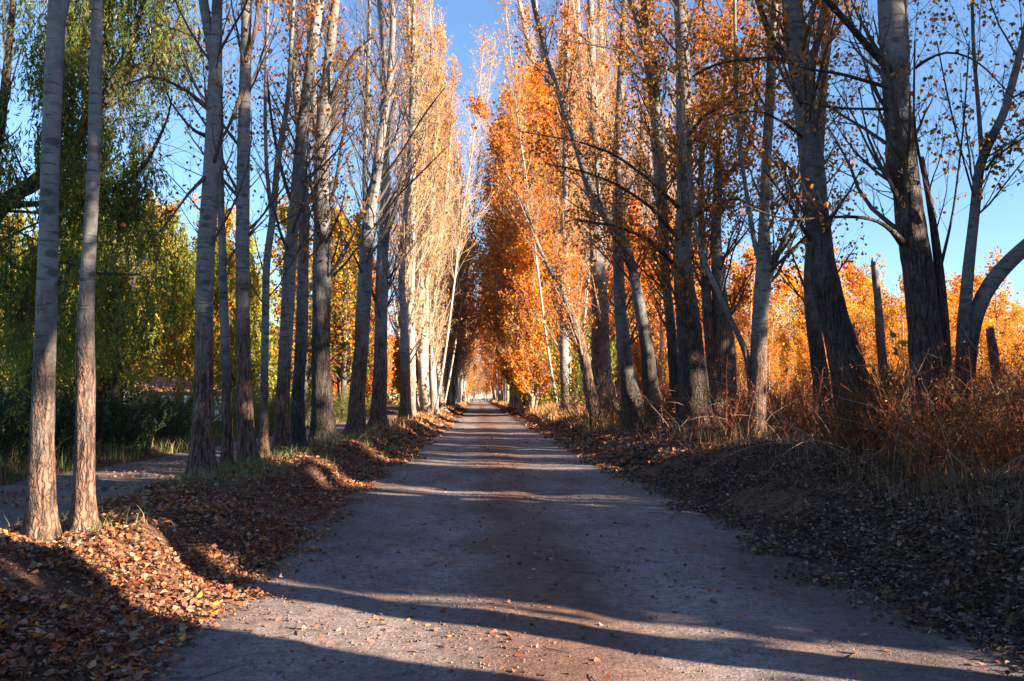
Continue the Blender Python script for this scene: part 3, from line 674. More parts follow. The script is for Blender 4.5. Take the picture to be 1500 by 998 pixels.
rng = RNG(77)
GFR = 'far orange poplars closing in on the right of the road'
y = 79.0; i = 0
while y < 330:
    q_ = oranges[i % 3] if y < 84 or i % 3 == 0 else arches[i % 2]
    put(q_, 5.0 + rng.uniform(-0.4, 0.7), y, rng.uniform(0, 6), rng.uniform(1.1, 1.25), ordl(i, '%s of the dense orange poplars right of the road, counted away from the camera', 'distant orange poplar in the far wall of foliage right of the road'), GFR, rng.uniform(1.3, 1.5))
    y += 5.5 + i * 0.25; i += 1
put(oranges[1], 5.6, 78.5, 1.0, 1.45, 'lowest and fullest orange tree at the front of the wall right of the road', GFR, 1.25)
put(arches[0], 3.9, 77, 2.0, 1.15, 'broad orange tree arching furthest over the road', GFR, 1.3)
put(oranges[2], 4.6, 91, 4.0, 1.5, 'full orange tree just behind the one arching furthest over the road', GFR, 1.4)
mass = proto('orange_tree', 370, 21, 0.22, 4, 2.2, 9, (2.6, 4.6), (0.6, 1.1), (0.2, 8, DEEP + GOLD), T, 1.2, 'x', l2=10, twig_r=1.5, thin=.45, up=.07)
put(mass, 4.3, 71, 1.0, 1.0, 'rounded glowing orange tree hanging low over the right edge of the far road', 'rounded orange trees low beside the far road')
put(mass, 7.4, 74.5, 3.0, .8, 'smaller rounded orange tree just right of the one hanging low over the far road', 'rounded orange trees low beside the far road')
GFW = 'tall white poplars behind the right bank'
for x, yy, s in [(10, 93, 1.45), (13, 97, 1.5), (8.5, 98, 1.5), (16, 95, 1.45), (19.5, 96, 1.4), (12, 104, 1.6), (16.5, 105, 1.5), (23, 98, 1.3), (26.5, 104, 1.3)]:
    put(whites[int(x * 7 + yy) % 3], x, yy, rng.uniform(0, 6), s, 'tall sunlit white-stemmed poplar crowded behind the right-hand trunks', GFW)
for x, yy, s in [(12.5, 92, 1.0), (9, 90, .95), (17, 92, .95), (21, 94, .9), (15, 88, .7), (10.5, 88, .7)]:
    put(oranges[int(x * 7 + yy) % 3], x, yy, rng.uniform(0, 6), s, 'orange-leaved poplar filling in among the tall white stems', 'orange poplars among the white stems')
GFL = 'far poplars along the left bank'
y = 76.0; i = 0
while y < 330:
    p = whites[i % 3] if i % 2 == 0 else peaches[(i // 2) % 2]
    if y > 110 and i % 4 == 1: p = arches[i // 4 % 2]
    put(p, -4.2 + rng.uniform(-0.6, 0.4), y, rng.uniform(0, 6), rng.uniform(1.0, 1.15), ordl(i, '%s poplar of the far row on the left verge, counted beyond the brightest white trunks', 'distant pale poplar at the end of the far left row'), GFL, rng.uniform(1.1, 1.3))
    y += 4.5 + i * 0.3; i += 1
for x, yy, s in [(-7.5, 84, .85), (-8, 97, .8), (-8, 70, .62), (-9, 110, .85), (-10, 60, .5)]:
    put(oranges[int(yy) % 3], x, yy, rng.uniform(0, 6), s, 'orange-crowned poplar rising behind the far left row', 'orange poplars behind the far left row')
for x, yy, s in [(-5.5, 262, 1.5), (-6.5, 292, 1.6), (-2, 345, 1.9), (3, 350, 1.9), (7, 342, 1.8), (-8, 352, 2.0), (-4.6, 236, 1.0)]:
    put(golds[int(abs(x)) % 3], x, yy, rng.uniform(0, 6), s, 'golden tree closing the far end of the road', 'golden trees at the end of the road')

for x, yy, s, lb_ in [(-4.3, 66, 1.0, 'very tall wispy poplar reaching into the sky gap from the left row'), (7.6, 72, 1.1, 'very tall wispy poplar reaching into the sky gap from the right row'), (-4.6, 88, 1.2, 'wispy poplar whose bare top fades into the sky above the far left row'), (-3.6, 58, .95, 'wispy poplar with thin pale twigs just beyond the brightest white trunks'), (6.8, 66, 1.1, 'wispy poplar leaning in from the right above the orange wall'), (5.4, 98, 1.4, 'highest wispy poplar behind the orange tree arching furthest over the road')]:
    put(wispy, x, yy, rng.uniform(0, 6), s, lb_, 'wispy tall poplars reaching over the road')
# low bushes catching the sun behind the brush
sb = ['%s low orange bush behind the right-hand brush, counted from the left' % w for w in 'first second third fourth fifth sixth seventh eighth ninth tenth eleventh twelfth thirteenth fourteenth fifteenth sixteenth seventeenth eighteenth'.split()]
for k in range(18):
    yy = rng.uniform(44, 60); px = 1000 + k * 31 + rng.uniform(-8, 8)
    put(golds[k % 3], (px - 702) / FOC * yy, yy, rng.uniform(0, 6), rng.uniform(.36, .52), sb[k], 'low orange bushes behind the brush')
# far-off wood along the horizon
mb = MB(); rg = RNG(55); n = 90000
xx = rg.uniform(-230, 330, n); yy_ = 190 + rg.normal(0, 9, n) + 30 * vnoise(xx * .02, xx * 0, 1)
hh_ = 9 + 5 * vnoise(xx * .11, xx * 0, 2) + 3 * vnoise(xx * .4, xx * 0, 3)
kk = (np.abs(xx - 0) > 9); xx, yy_, hh_ = xx[kk], yy_[kk], hh_[kk]
C_ = np.stack([xx, yy_, rg.uniform(0, 1, len(xx)) ** .8 * hh_], 1)
leaves(mb, rg, C_, .95, pick(rg, ORANGE + GOLD + LIME[:2] + [(.2, .14, .1, 4)], len(xx)), ratio=.9)
fw_ = mb.build('distant_woods', M_LEAF, kind='stuff', smooth=False); fw_['label'] = 'distant orange and green wood along the horizon'; fw_['category'] = 'woods'

# low golden wood in the sunlit field on the right
for k in range(44):
    yy = rng.uniform(82, 120); px = rng.uniform(880, 1540)
    if k < 22: px = 900 + k * 29; yy = rng.uniform(62, 80) if px > 1060 else rng.uniform(84, 92)
    x = (px - 702) / FOC * yy
    far = k >= 22
    put(golds[k % 3], x, yy, rng.uniform(0, 6), rng.uniform(0.7, 1.25) * (1.6 if far else 1.08), ('golden tree in the farther, taller line of the sunlit field on the right' if far else ('golden-orange tree in the nearer field line, %s from its left end' % (['first', 'second', 'third', 'fourth', 'fifth', 'sixth', 'seventh', 'eighth', 'ninth', 'tenth', 'eleventh', 'twelfth', 'thirteenth', 'fourteenth', 'fifteenth', 'sixteenth', 'seventeenth', 'eighteenth', 'nineteenth', 'twentieth', 'last but one', 'last'][k]))), 'small golden trees in the field on the right')
# trees beyond the path on the left
for x, yy, s, q in [(-13.5, 31, .62, 0), (-18, 36, .7, 1), (-22, 44, .8, 0), (-11, 40, .7, 1), (-27, 50, .9, 1), (-14, 52, .85, 0), (-19, 58, .95, 0), (-34, 62, 1.0, 1), (-11, 62, .8, 0), (-26, 70, 1.1, 0), (-32, 48, .8, 0), (-40, 66, 1.1, 0)]:
    put(limes[q], x, yy, rng.uniform(0, 6), s, 'leafy green and yellow tree beyond the dirt path', 'green and yellow trees beyond the path')
for x, yy, s in [(-9.5, 47, .85), (-8.8, 56, .95), (-15, 46, .8), (-9.5, 68, 1.1), (-12, 76, 1.2), (-20, 52, .9)]:
    put(amber, x, yy, rng.uniform(0, 6), s, 'amber-leaved tree between the left trunks and the green wood', 'amber trees beyond the path')

# ------------------------------------------------------------------ willow over the path
def willow(seed, base, limbs_, crown_boxes, n_str, pal, label, lsz=(0.11, 0.2), thr=-0.1):
    rng = RNG(seed)
    root = thing('willow_tree', tuple(base), label, 'willow tree')
    tb, bb, lb = MB(), MB(), MB()
    L = []
    for q, r in limbs_:
        trunk_tube(tb, rng, q, r, 12, base[2], 2.0); L.append((q, r))
    S = []
    for q, r in L:
        k = 8; s = np.linspace(0, len(q) - 1, k)
        qq = np.stack([np.interp(s, np.arange(len(q)), q[:, i]) for i in range(3)], 1)[None]; rr = np.interp(s, np.arange(len(r)), r)[None]
        ln = np.linalg.norm(qq[0, -1] - qq[0, 0])
        m = int(ln * 5)
        p, tg, r_, pi, t = sample_on(rng, qq, rr, m, 0.25, 1)
        p2 = curves(rng, p, side_dir(rng, tg, rng.uniform(.5, 1.2, m)), rng.uniform(.6, 2.2, m), 6, 0.02, .15)
        r2 = np.clip(r_ * .25, .006, .03)[:, None] * np.linspace(1, .3, 6)[None]
        tubes(bb, p2, r2, 4)
        p3, _, _, _, _ = sample_on(rng, p2, r2, 5, .3, 1)
        S.append(p3)
    for (c, e, n) in crown_boxes:
        th = rng.normal(size=(n, 3)); th = nrm(th) * rng.uniform(0.3, 1, (n, 1)) ** 0.5
        S.append(np.array(c) + th * np.array(e))
    S = np.concatenate(S)
    cl = vnoise(S[:, 0] * 1.1, S[:, 2] * 1.1 + S[:, 1] * .8, seed) 
    S = S[cl > thr]
    if len(S) > n_str: S = S[rng.choice(len(S), n_str, replace=False)]
    n = len(S); ln = rng.uniform(.5, 1.7, n)
    d = np.tile([0, 0, -1.0], (n, 1)) + rng.normal(0, .35, (n, 3)); d[:, 2] = -np.abs(d[:, 2])
    p4 = curves(rng, S, d, ln, 6, -0.25, .10)
    r4 = np.full((n, 6), .003); tubes(bb, p4, r4, 3)
    C, tg, _, _, _ = sample_on(rng, p4, r4, 26, 0, 1)
    C = C + rng.normal(0, .035, C.shape)
    leaves(lb, rng, C, lsz[0], pick(rng, pal, len(C)), ratio=lsz[1], axis=tg * .8 + rng.normal(0, .35, C.shape))
    tb.build('trunk', M_WILLOW, root, base); bb.build('branches', M_TWIG, root, base, smooth=False); lb.build('crown', M_LEAF, root, base, smooth=False)
    return root
YW = 15.5
wb = P(-70, 600, YW); wb[2] = float(ground_h(wb[0], YW)) - .1
def seg(px, y0, y1): return limb(px, y0, y1)
q0, r0 = seg([(-70, 705, 46), (-62, 560, 40), (-40, 420, 36), (-18, 320, 34), (20, 285, 26), (60, 262, 22), (100, 222, 20), (130, 180, 16), (160, 130, 13), (190, 70, 10), (212, 0, 7), (225, -70, 4)], YW, YW + .6)
boxes = []
for (x, y_, Y, ex, ey, n) in [(30, 60, 15, 1.6, 1.2, 420), (120, 120, 16, 1.3, 1.3, 330), (-40, 150, 15, 1.2, 1.6, 300), (180, 30, 16.5, 1.3, 1.0, 260), (20, 210, 16, 1.1, 0.7, 200), (165, 230, 15.5, 0.8, 0.8, 200), (240, 20, 17, .8, .8, 90), (10, 380, 15, .6, .9, 130), (100, -90, 15, 2.5, 1.3, 330), (215, 300, 17, .6, .6, 90), (30, 440, 14.5, .5, .6, 70)]:
    boxes.append((P(x, y_, Y), (ex, 1.3, ey), n))
boxes += [(P(20, 110, 14.6), (1.1, 1.2, .9), 160), (P(70, 200, 15), (1.0, 1.2, .8), 160), (P(20, 250, 15), (.8, 1, .5), 90), (P(110, 40, 15), (1.2, 1, .8), 140)]
willow(500, wb, [(q0, r0),
    seg([(0, 298, 18), (40, 300, 10), (95, 296, 9), (150, 285, 8), (190, 268, 7), (218, 235, 6), (232, 205, 5), (250, 165, 3), (252, 140, 2)], YW, YW - .6),
    seg([(120, 190, 14), (145, 120, 12), (158, 50, 11), (165, -30, 8)], YW + .4, YW + .8), seg([(150, 150, 12), (190, 110, 9), (235, 75, 7), (270, 30, 5)], YW + .4, YW + 1),
    seg([(-20, 330, 14), (10, 380, 6), (30, 400, 5), (90, 380, 4), (140, 402, 4), (205, 402, 3)], YW, YW - .8), seg([(-30, 300, 22), (0, 200, 16), (10, 100, 12), (20, 0, 9)], YW, YW),
    seg([(0, 410, 10), (30, 440, 5), (60, 470, 3)], YW - .3, YW - 1)], boxes, 2300, GREEN + [(0.3, 0.2, 0.03, 0.7)], 'old willow whose thick dark limb sweeps in from the left edge')
wb2 = np.array([-12.6, 23.0, 0.1])
boxes = [(P(x, y_, Y), (e1, 1.6, e2), n) for (x, y_, Y, e1, e2, n) in [(110, 380, 23, 1.6, 1.3, 330), (190, 420, 24, 1.5, 1.4, 320), (30, 440, 23, 1.3, 1.1, 220), (240, 380, 25, 1.2, 1.6, 260), (150, 330, 25, 1.8, 1.0, 260), (90, 480, 22, 1.3, .6, 130)]]
willow(501, wb2, [limb([(35, 640, 20), (45, 560, 17), (60, 480, 15), (95, 400, 11), (130, 330, 7), (170, 300, 4)], 23, 24), limb([(45, 560, 12), (110, 470, 9), (170, 430, 6), (220, 370, 4)], 23, 24),
                  limb([(168, 600, 12), (170, 540, 10), (178, 470, 8), (200, 400, 5)], 24, 24)], boxes, 850, LIME + GREEN, 'weeping green willow hanging over the dark shrubs behind the first two trunks', (0.14, 0.24))
wb3 = np.array([-15.5, 33.0, 0.1])
boxes = [(P(x, y_, Y), (e1, 2, e2), n) for (x, y_, Y, e1, e2, n) in [(230, 400, 33, 2.2, 2.4, 500), (280, 450, 34, 1.5, 2.2, 380), (330, 420, 35, 1.4, 2.5, 300), (120, 300, 34, 3, 1.4, 330), (30, 330, 34, 2.5, 1.5, 250)]]
willow(502, wb3, [limb([(130, 620, 12), (160, 540, 10), (200, 460, 8), (235, 380, 5)], 33, 34), limb([(150, 560, 8), (230, 500, 6), (290, 420, 4)], 33, 34), limb([(140, 600, 8), (130, 460, 7), (120, 300, 4)], 33, 34)], boxes, 1150,
       [(0.5, 0.36, 0.04, 3), (0.3, 0.32, 0.04, 3), (0.55, 0.2, 0.02, 2), (0.14, 0.19, 0.03, 2)], 'yellowing weeping willow seen between the first pair and the forked trunk', (0.2, 0.3))

# ------------------------------------------------------------------ shrubs
def shrub(seed, x, y, r, h, pal, label, name='shrub', group=None, n_st=60, leafs=45, lsz=0.07, ratio=.35, spread=0.6):
    rng = RNG(seed); z = float(ground_h(x, y)); base = np.array([x, y, z])
    root = thing(name, tuple(base), label, 'shrub', group); bb, lb = MB(), MB()
    a = rng.uniform(0, 6.28, n_st); rr = r * .75 * np.sqrt(rng.uniform(0, 1, n_st))
    s = np.stack([x + rr * np.cos(a), y + rr * np.sin(a), np.full(n_st, z - .05)], 1)
    d = np.stack([np.cos(a) * spread * rr / r, np.sin(a) * spread * rr / r, np.ones(n_st)], 1)
    p = curves(rng, s, d, h * rng.uniform(.6, 1.15, n_st), 8, .02, .10); rad = np.full((n_st, 8), .008) * np.linspace(1.3, .4, 8)
    tubes(bb, p, rad, 4)
    q, tg, r_, _, _ = sample_on(rng, p, rad, 9, .1, 1)
    p2 = curves(rng, q, side_dir(rng, tg, rng.uniform(.4, .9, len(q))), rng.uniform(.15, .45, len(q)) * h * .5, 4, .08, .12)
    r2 = np.full((len(q), 4), .003); tubes(bb, p2, r2, 3)
    C, tg, _, _, _ = sample_on(rng, p2, r2, max(1, leafs // 5), .1, 1)
    C = C + rng.normal(0, .03, C.shape)
    leaves(lb, rng, C, lsz, pick(rng, pal, len(C)), ratio=ratio, axis=tg)
    bb.build('stems', M_TWIG, root, base, smooth=False); lb.build('foliage', M_LEAF, root, base, smooth=False)
    return root
GS = 'dark shrubs beyond the path'
s0 = shrub(600, -10.4, 14.5, 1.5, 1.6, DKGREEN, 'dark green shrub at the left edge beyond the path, behind the thick pale trunk', 'dark_shrub', GS, n_st=90, leafs=60)
for (x, yy, s, lb_) in [(-9.9, 17.5, 1.05, 'dark green shrub seen in the gap between the two nearest trunks'), (-10.6, 20, 1.1, 'tall dark green shrub just right of the kinked slim trunk'), (-9.6, 22.5, .95, 'feathery dark green shrub midway between the kinked trunk and the forked one'),
                       (-9.8, 26, .85, 'lower grey-green shrub left of the forked trunk, before the pale post'), (-13, 17, 1.1, 'dark shrub further back at the left edge'), (-13.5, 24, 1.05, 'dark shrub in the second line under the weeping willow')]:
    copy_thing(s0, (x, yy, float(ground_h(x, yy))), x * 3, (s, s, s), lb_, GS)
s1 = shrub(610, -9.6, 31, 1.5, 1.7, [(0.16, .2, .07, 3), (.25, .27, .06, 2), (.4, .3, .04, 1)], 'pale green shrub seen between the forked trunk and the banded one', 'pale_shrub', 'pale shrubs beyond the path', n_st=80, leafs=60)
for (x, yy, s, lb_) in [(-9.2, 36, 1.0, 'pale green shrub beyond the path, right of the banded trunk'), (-9.8, 42, 1.1, 'pale green shrub beyond the path, behind the leaning pair'), (-12, 34, 1.2, 'pale shrub behind the very slim straight trunk'), (-8.6, 52, 1.1, 'bright green shrub seen right of the massive buttressed trunk'), (-8.0, 60, 1.1, 'bright green shrub low behind the dark trunk next to the leaning one')]:
    copy_thing(s1, (x, yy, float(ground_h(x, yy))), x * 3, (s, s, s), lb_, 'pale shrubs beyond the path')
# roadside shrubs on the right
shrub(620, 4.6, 34, 1.3, 2.8, [(.12, .14, .04, 3), (.3, .12, .04, 3), (.2, .2, .05, 1)], 'twiggy half-bare green and brown shrub leaning out over the right verge', 'roadside_shrub', n_st=60, leafs=20, lsz=.09, spread=1.4)
shrub(621, 5.6, 27.5, 1.2, 1.3, [(.16, .17, .06, 3), (.3, .12, .04, 3)], 'small grey-brown shrub at the foot of the grey-blue trunk', 'roadside_shrub', n_st=60, leafs=20, lsz=.08, spread=1.2)
shrub(622, 6.25, 11.2, .45, 1.25, [(.16, .17, .04, 3), (.3, .22, .05, 2), (.35, .15, .03, 1)], 'leafy shoots sprouting in front of the huge furrowed trunk', 'root_shoots', n_st=16, leafs=14, lsz=.075, ratio=.55)
shrub(623, 7.3, 15.6, .35, 2.4, [(.10, .20, .04, 3), (.2, .28, .05, 2)], 'bright green large-leaved sapling right of the big left-leaning trunk', 'green_sapling', n_st=8, leafs=14, lsz=.15, ratio=.8, spread=.3)
shrub(624, 6.0, 52, 1.2, 5.5, [(.3, .3, .04, 3), (.14, .2, .04, 2)], 'tall yellow-green bush at the right verge near the small sign', 'verge_bush', n_st=40, leafs=40, lsz=.2, ratio=.7)
shrub(625, 5.2, 74, 1.6, 4.5, [(.55, .4, .04, 3), (.3, .3, .04, 2)], 'yellow bush on the right verge behind the small sign', 'verge_bush', n_st=40, leafs=40, lsz=.22, ratio=.7)

# ------------------------------------------------------------------ dead trunk, stump, sign, hut
def dead(px, Y, H, label, name, cat):
    rng = RNG(int(px[0][0])); q, r = stem_pts(px, Y, H, rng, foot=True); r[-3:] *= [.95, .9, .8]
    b = q[0].copy(); root = thing(name, tuple(b), label, cat); mb = MB(); trunk_tube(mb, rng, q, r, 14, b[2], 3)
    mb.v[0][-14:, 2] += rng.uniform(-.16, .22, 14)
    k = 14; c = q[-1] + np.array([0, 0, .02]); top = mb.n - k
    mb.add([c], np.array([[top + i, top + (i + 1) % k] for i in range(k)]).reshape(-1, 2)[:0].reshape(0, 3)); 
    mb.f.append(np.array([[top + i, top + (i + 1) % k, mb.n - 1] for i in range(k)]))
    mb.build('trunk', M_BARK, root, b)
    bb = MB(); i = len(q) // 2
    s = q[[i, i + i // 3, -2]]; p = curves(rng, s, np.array([[.8, 0, .5], [-.7, .1, .6], [.5, -.2, .9]]), np.array([.5, .4, .35]), 5, .05, .1)
    for j in range(3):
        bb = MB(); tubes(bb, p[j:j + 1], np.full((1, 5), .018) * np.linspace(1, .4, 5), 5); bb.build('branch_stub', M_TWIG, root, b)
dead([(1300, 610, 16), (1290, 500, 14), (1286, 440, 12), (1280, 385, 11)], 26, 0, 'bare broken-off dead trunk standing in the golden thicket', 'dead_tree', 'dead tree')
dead([(1461, 560, 16), (1456, 520, 16), (1450, 488, 16)], 24, 0, 'short weathered leaning stump in the brush near the right edge', 'tree_stump', 'tree stump')

def box(mb, c, s, rz=0):
    c = np.array(c, float); s = np.array(s, float) / 2
    v = np.array([[x, y, z] for z in (-1, 1) for y in (-1, 1) for x in (-1, 1)]) * s
    ca, sa = math.cos(rz), math.sin(rz); v = np.stack([v[:, 0] * ca - v[:, 1] * sa, v[:, 0] * sa + v[:, 1] * ca, v[:, 2]], 1) + c
    mb.add(v, np.array([[0, 2, 3, 1], [4, 5, 7, 6], [0, 1, 5, 4], [2, 6, 7, 3], [0, 4, 6, 2], [1, 3, 7, 5]]))
sx, sy = 4.0, 100.0; sz = float(ground_h(sx, sy))
sg = thing('road_sign', (sx, sy, sz), 'tiny yellow warning sign on a pale post at the far right verge', 'road sign')
mb = MB(); box(mb, (0, 0, .85), (.09, .07, 1.8)); mb.build('post', plain('pale_paint', (.7, .62, .5), .6, .15), sg, smooth=False)
mb = MB(); h = .46
dv = []
for yv in (-.075, -.05):
    dv += [(0, yv, 1.75 - h), (h, yv, 1.75), (0, yv, 1.75 + h), (-h, yv, 1.75)]
mb.add(dv, np.array([[0, 1, 2, 3], [7, 6, 5, 4], [0, 4, 5, 1], [1, 5, 6, 2], [2, 6, 7, 3], [3, 7, 4, 0]]))
mb.build('sign_plate', plain('yellow_paint', (.72, .62, .06), .5, .1), sg, smooth=False)

hx, hy = -17.4, 46.0; hz = float(ground_h(hx, hy))
hut = thing('small_hut', (hx, hy, hz), 'small blue-walled hut with a reddish roof glimpsed through the trees', 'hut')
mb = MB(); box(mb, (1.4, 1.5, .85), (5, 3, 1.7)); mb.build('wall', plain('blue_render', (.035, .075, .13), .8, .15), hut, smooth=False)
mb = MB(); v = [(-1.4, -.3, 1.7), (4.2, -.3, 1.7), (4.2, 3.3, 1.7), (-1.4, 3.3, 1.7), (-1.4, 1.5, 2.5), (4.2, 1.5, 2.5)]
mb.add(v, [np.array([[0, 1, 5, 4], [2, 3, 4, 5], [0, 3, 2, 1]]), np.array([[0, 4, 3], [1, 2, 5]])]); mb.build('roof', plain('clay_tiles', (.34, .16, .11), .8, .3), hut, smooth=False)
mb = MB(); box(mb, (-1.1, -.35, 1.0), (.22, .22, 2.0)); mb.build('post', plain('white_post_paint', (.75, .7, .62), .7, .1), hut, smooth=False)
mb = MB(); box(mb, (1.4, -.06, 1.62), (5.1, .08, .08)); mb.build('rail', bpy.data.materials['white_post_paint'], hut, smooth=False)
for wx in (.3, 2.6):
    w_ = MB(); box(w_, (wx, -.02, 1.0), (.8, .06, .8)); wo = w_.build('window', plain('dark_window_glass', (.02, .025, .03), .15, .1), hut, smooth=False)
copy_thing(s1, (-15.6, 42, 0.1), 1.0, (1.0, 1.0, .9), 'grey-green shrub half hiding the blue-walled hut', 'pale shrubs beyond the path')

# ------------------------------------------------------------------ sun-side trees beyond the right edge (unseen; their widths and gaps set the road's shade)
def shade_proto(seed, H, low, R, n, name='unseen_shade_tree'):
    rng = RNG(seed); root = thing(name, (0, 0, 0), 'x', 'tree'); tb, lb = MB(), MB()
    z = np.linspace(-.3, H * .95, 30); q = np.stack([.2 * vnoise(z * .3, z * 0, seed), .2 * vnoise(z * .3, z * 0, seed + 1), z], 1)
    trunk_tube(tb, rng, q, np.maximum(.24 * (1 - z / H), .03), 12, 0, 3)
    m = 70; zi = rng.uniform(low, H * .9, m); s = np.stack([zi * 0, zi * 0, zi], 1)
    a = rng.uniform(0, 6.28, m); d = np.stack([np.cos(a), np.sin(a), np.full(m, .6)], 1)
    prof = np.clip(np.sin(np.pi * np.clip((zi - low) / (H - low), 0.12, 1) ** .8), .3, 1)
    p = curves(rng, s, d, R * prof * rng.uniform(.8, 1.1, m), 7, .04, .08); tubes(tb, p, np.full((m, 7), .05) * np.linspace(1, .2, 7), 5, low=np.zeros(m * 35))
    C, tg, _, _, _ = sample_on(rng, p, np.full((m, 7), .05), max(4, n // m), .1, 1)
    C = C + rng.normal(0, .38, C.shape); C[:, 2] = np.maximum(C[:, 2], low * .8)
    leaves(lb, rng, C, .34, pick(rng, DUSK, len(C)), ratio=.85)
    tb.build('trunk', M_BARKD, root); lb.build('crown', M_LEAF, root, smooth=False); return root
TA = math.tan(SUN_AZ - math.pi / 2)
bt = [shade_proto(700, 19, 3.0, 2.6, 9000), shade_proto(701, 18.5, 10.8, 2.6, 5000, 'unseen_high_shade_tree')]
bs = [shade_proto(702, 6.5, 0.3, 1.6, 5500, 'unseen_shade_bush')]
GB, GH = 'unseen trees outside the picture, placed to shade the road', 'unseen bushes outside the picture, placed to shade the road'
def shade(c0, c1, X, Xb, s=1.0):  # unseen trees and bushes sized to fill one interval of road shade
    w = c1 - c0; n = max(1, round(w / 4.6)); nb = max(1, round(w / 2.6))
    for i in range(n):
        r = w / n / 2; c = c0 + (i + .5) * w / n
        put(bt[0], X + (i % 2) * 2, c - (X + (i % 2) * 2) * TA, c * 2.3, r / 2.5, 'unseen broad shade-casting tree on the sunny side, outside the right edge', GB, s)
    for i in range(nb):
        r = w / nb / 2; c = c0 + (i + .5) * w / nb
        put(bs[0], Xb, c - Xb * TA, c * 1.7, r / 1.35, 'unseen shade-casting bush on the sunny side, outside the right edge', GH, 1.0)
for a_ in [(-14, 4.6, 22, 13), (7.1, 13.4, 22, 13), (15.1, 19.9, 23, 16), (22.2, 24.0, 25, 20), (24.9, 27.6, 26, 22), (28.6, 33.4, 28, 25), (34.6, 39, 31, 28), (40.2, 45, 34, 32)]:
    shade(*a_)
for c in (4.9, 7.2, 14.3, 21, 24.4, 28, 34):  # unseen high crowns placed to shade upper trunks while low sun passes beneath
    X = 24.5 if c < 20 else 30
    put(bt[1], X, c - X * TA, c, 0.75, 'unseen shade-casting tree with a high crown on the sunny side, outside the right edge', GB, 1.0)
# two bare trunks of the right row beside the camera: their shadows cross the road
def side_trunk(seed, c, X, r, H=14, lab='', lean=.17):
    rng = RNG(seed); Y = c - X * TA; z0 = float(ground_h(X, Y)); z = np.linspace(z0 - .2, H, 60)
    q = np.stack([X + .16 * vnoise(z * .5, z * 0, seed), Y + .16 * vnoise(z * .45, z * 0, seed + 3), z], 1)
    q[:, 1] += lean * np.maximum(z - 1.8, 0) - lean * np.maximum(z - 7, 0)
    rr = r * np.clip(1 - (z - z0) / (H * 1.3), .1, 1) * (1 + .3 * np.exp(-(z - z0) / .3))
    grow_tree('poplar_tree', None, [(q, rr)], H, rng, (M_BARKD, M_TWIG), n=16, b_z=(5, 99), label=lab, group=GR, b_m=1.5)
side_trunk(801, 6.15, 6.2, .23, 14, 'poplar beside the camera, its shadow crosses the road as a narrow band')
side_trunk(802, 4.62, 6.6, .34, 14, 'thick poplar beside the camera, its shadow fills the nearest road corner')
side_trunk(803, 14.05, 9.3, .2, 14, 'poplar just outside the right edge of the view', 0.0)

# ------------------------------------------------------------------ fallen leaves
rng = RNG(900)
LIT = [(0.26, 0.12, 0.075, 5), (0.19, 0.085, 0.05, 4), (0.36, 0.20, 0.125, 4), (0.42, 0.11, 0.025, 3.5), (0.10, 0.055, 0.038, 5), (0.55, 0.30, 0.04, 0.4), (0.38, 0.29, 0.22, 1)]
def litter(n, xr, yr_, dens, size, mb, lift=0.012, pal=LIT):
    # distance-weighted: more, smaller samples near the camera
    u = rng.uniform(0, 1, n); Y = yr_[0] * (yr_[1] / yr_[0]) ** u
    X = rng.uniform(xr[0], xr[1], n)
    k = rng.uniform(0, 1, n) < dens(X, Y)
    X, Y = X[k], Y[k]
    Z = ground_h(X, Y) + rng.uniform(.004, lift * 2.5, len(X))
    S = size * np.clip(Y / 14, 1, 4) ** .6
    leaves(mb, rng, np.stack([X, Y, Z], 1), S, pick(rng, pal, len(X)), ratio=rng.uniform(.55, .95, (len(X), 1)), flat=True, up=1.5, fold=.2)
mb = MB()
wl = lambda Y: 0.22 * vnoise(Y * 0.35, 0 * Y, 3) + 0.12 * vnoise(Y * 1.1, 0 * Y, 4)
wr = lambda Y: 0.25 * vnoise(Y * 0.3, 0 * Y, 5) + 0.10 * vnoise(Y * 1.3, 0 * Y, 6)
patch = lambda X, Y: np.clip(.55 + .7 * vnoise(X * 1.3, Y * 1.3, 31) + .45 * vnoise(X * 4, Y * 4, 32), .06, 1)
dl = lambda X, Y: sstep(-1.55, -2.25, X + wl(Y) + .25 * vnoise(X * 2, Y * 2, 40)) * patch(X, Y) * (1 - .9 * sstep(-4.5, -4.9, X))
dr = lambda X, Y: sstep(2.55, 3.35, X + wr(Y) + .3 * vnoise(X * 2, Y * 2, 41)) * patch(X, Y)
litter(150000, (-7.5, -1.4), (3.2, 26), dl, .052, mb, .022)
litter(130000, (-5.2, -1.5), (3.2, 18), dl, .022, mb, .012)
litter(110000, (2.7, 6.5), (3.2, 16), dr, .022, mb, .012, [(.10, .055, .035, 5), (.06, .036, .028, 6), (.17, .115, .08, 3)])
litter(50000, (-6, -1.4), (20, 120), dl, .10, mb, .02)
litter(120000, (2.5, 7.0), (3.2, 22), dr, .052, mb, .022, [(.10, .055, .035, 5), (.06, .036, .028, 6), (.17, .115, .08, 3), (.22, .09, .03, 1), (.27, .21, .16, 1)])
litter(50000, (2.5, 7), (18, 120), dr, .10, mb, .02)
fl = mb.build('fallen_leaves', M_DEAD, kind='stuff', smooth=False)
fl['label'] = 'brown and orange fallen leaves drifted over both banks'; fl['category'] = 'fallen leaves'
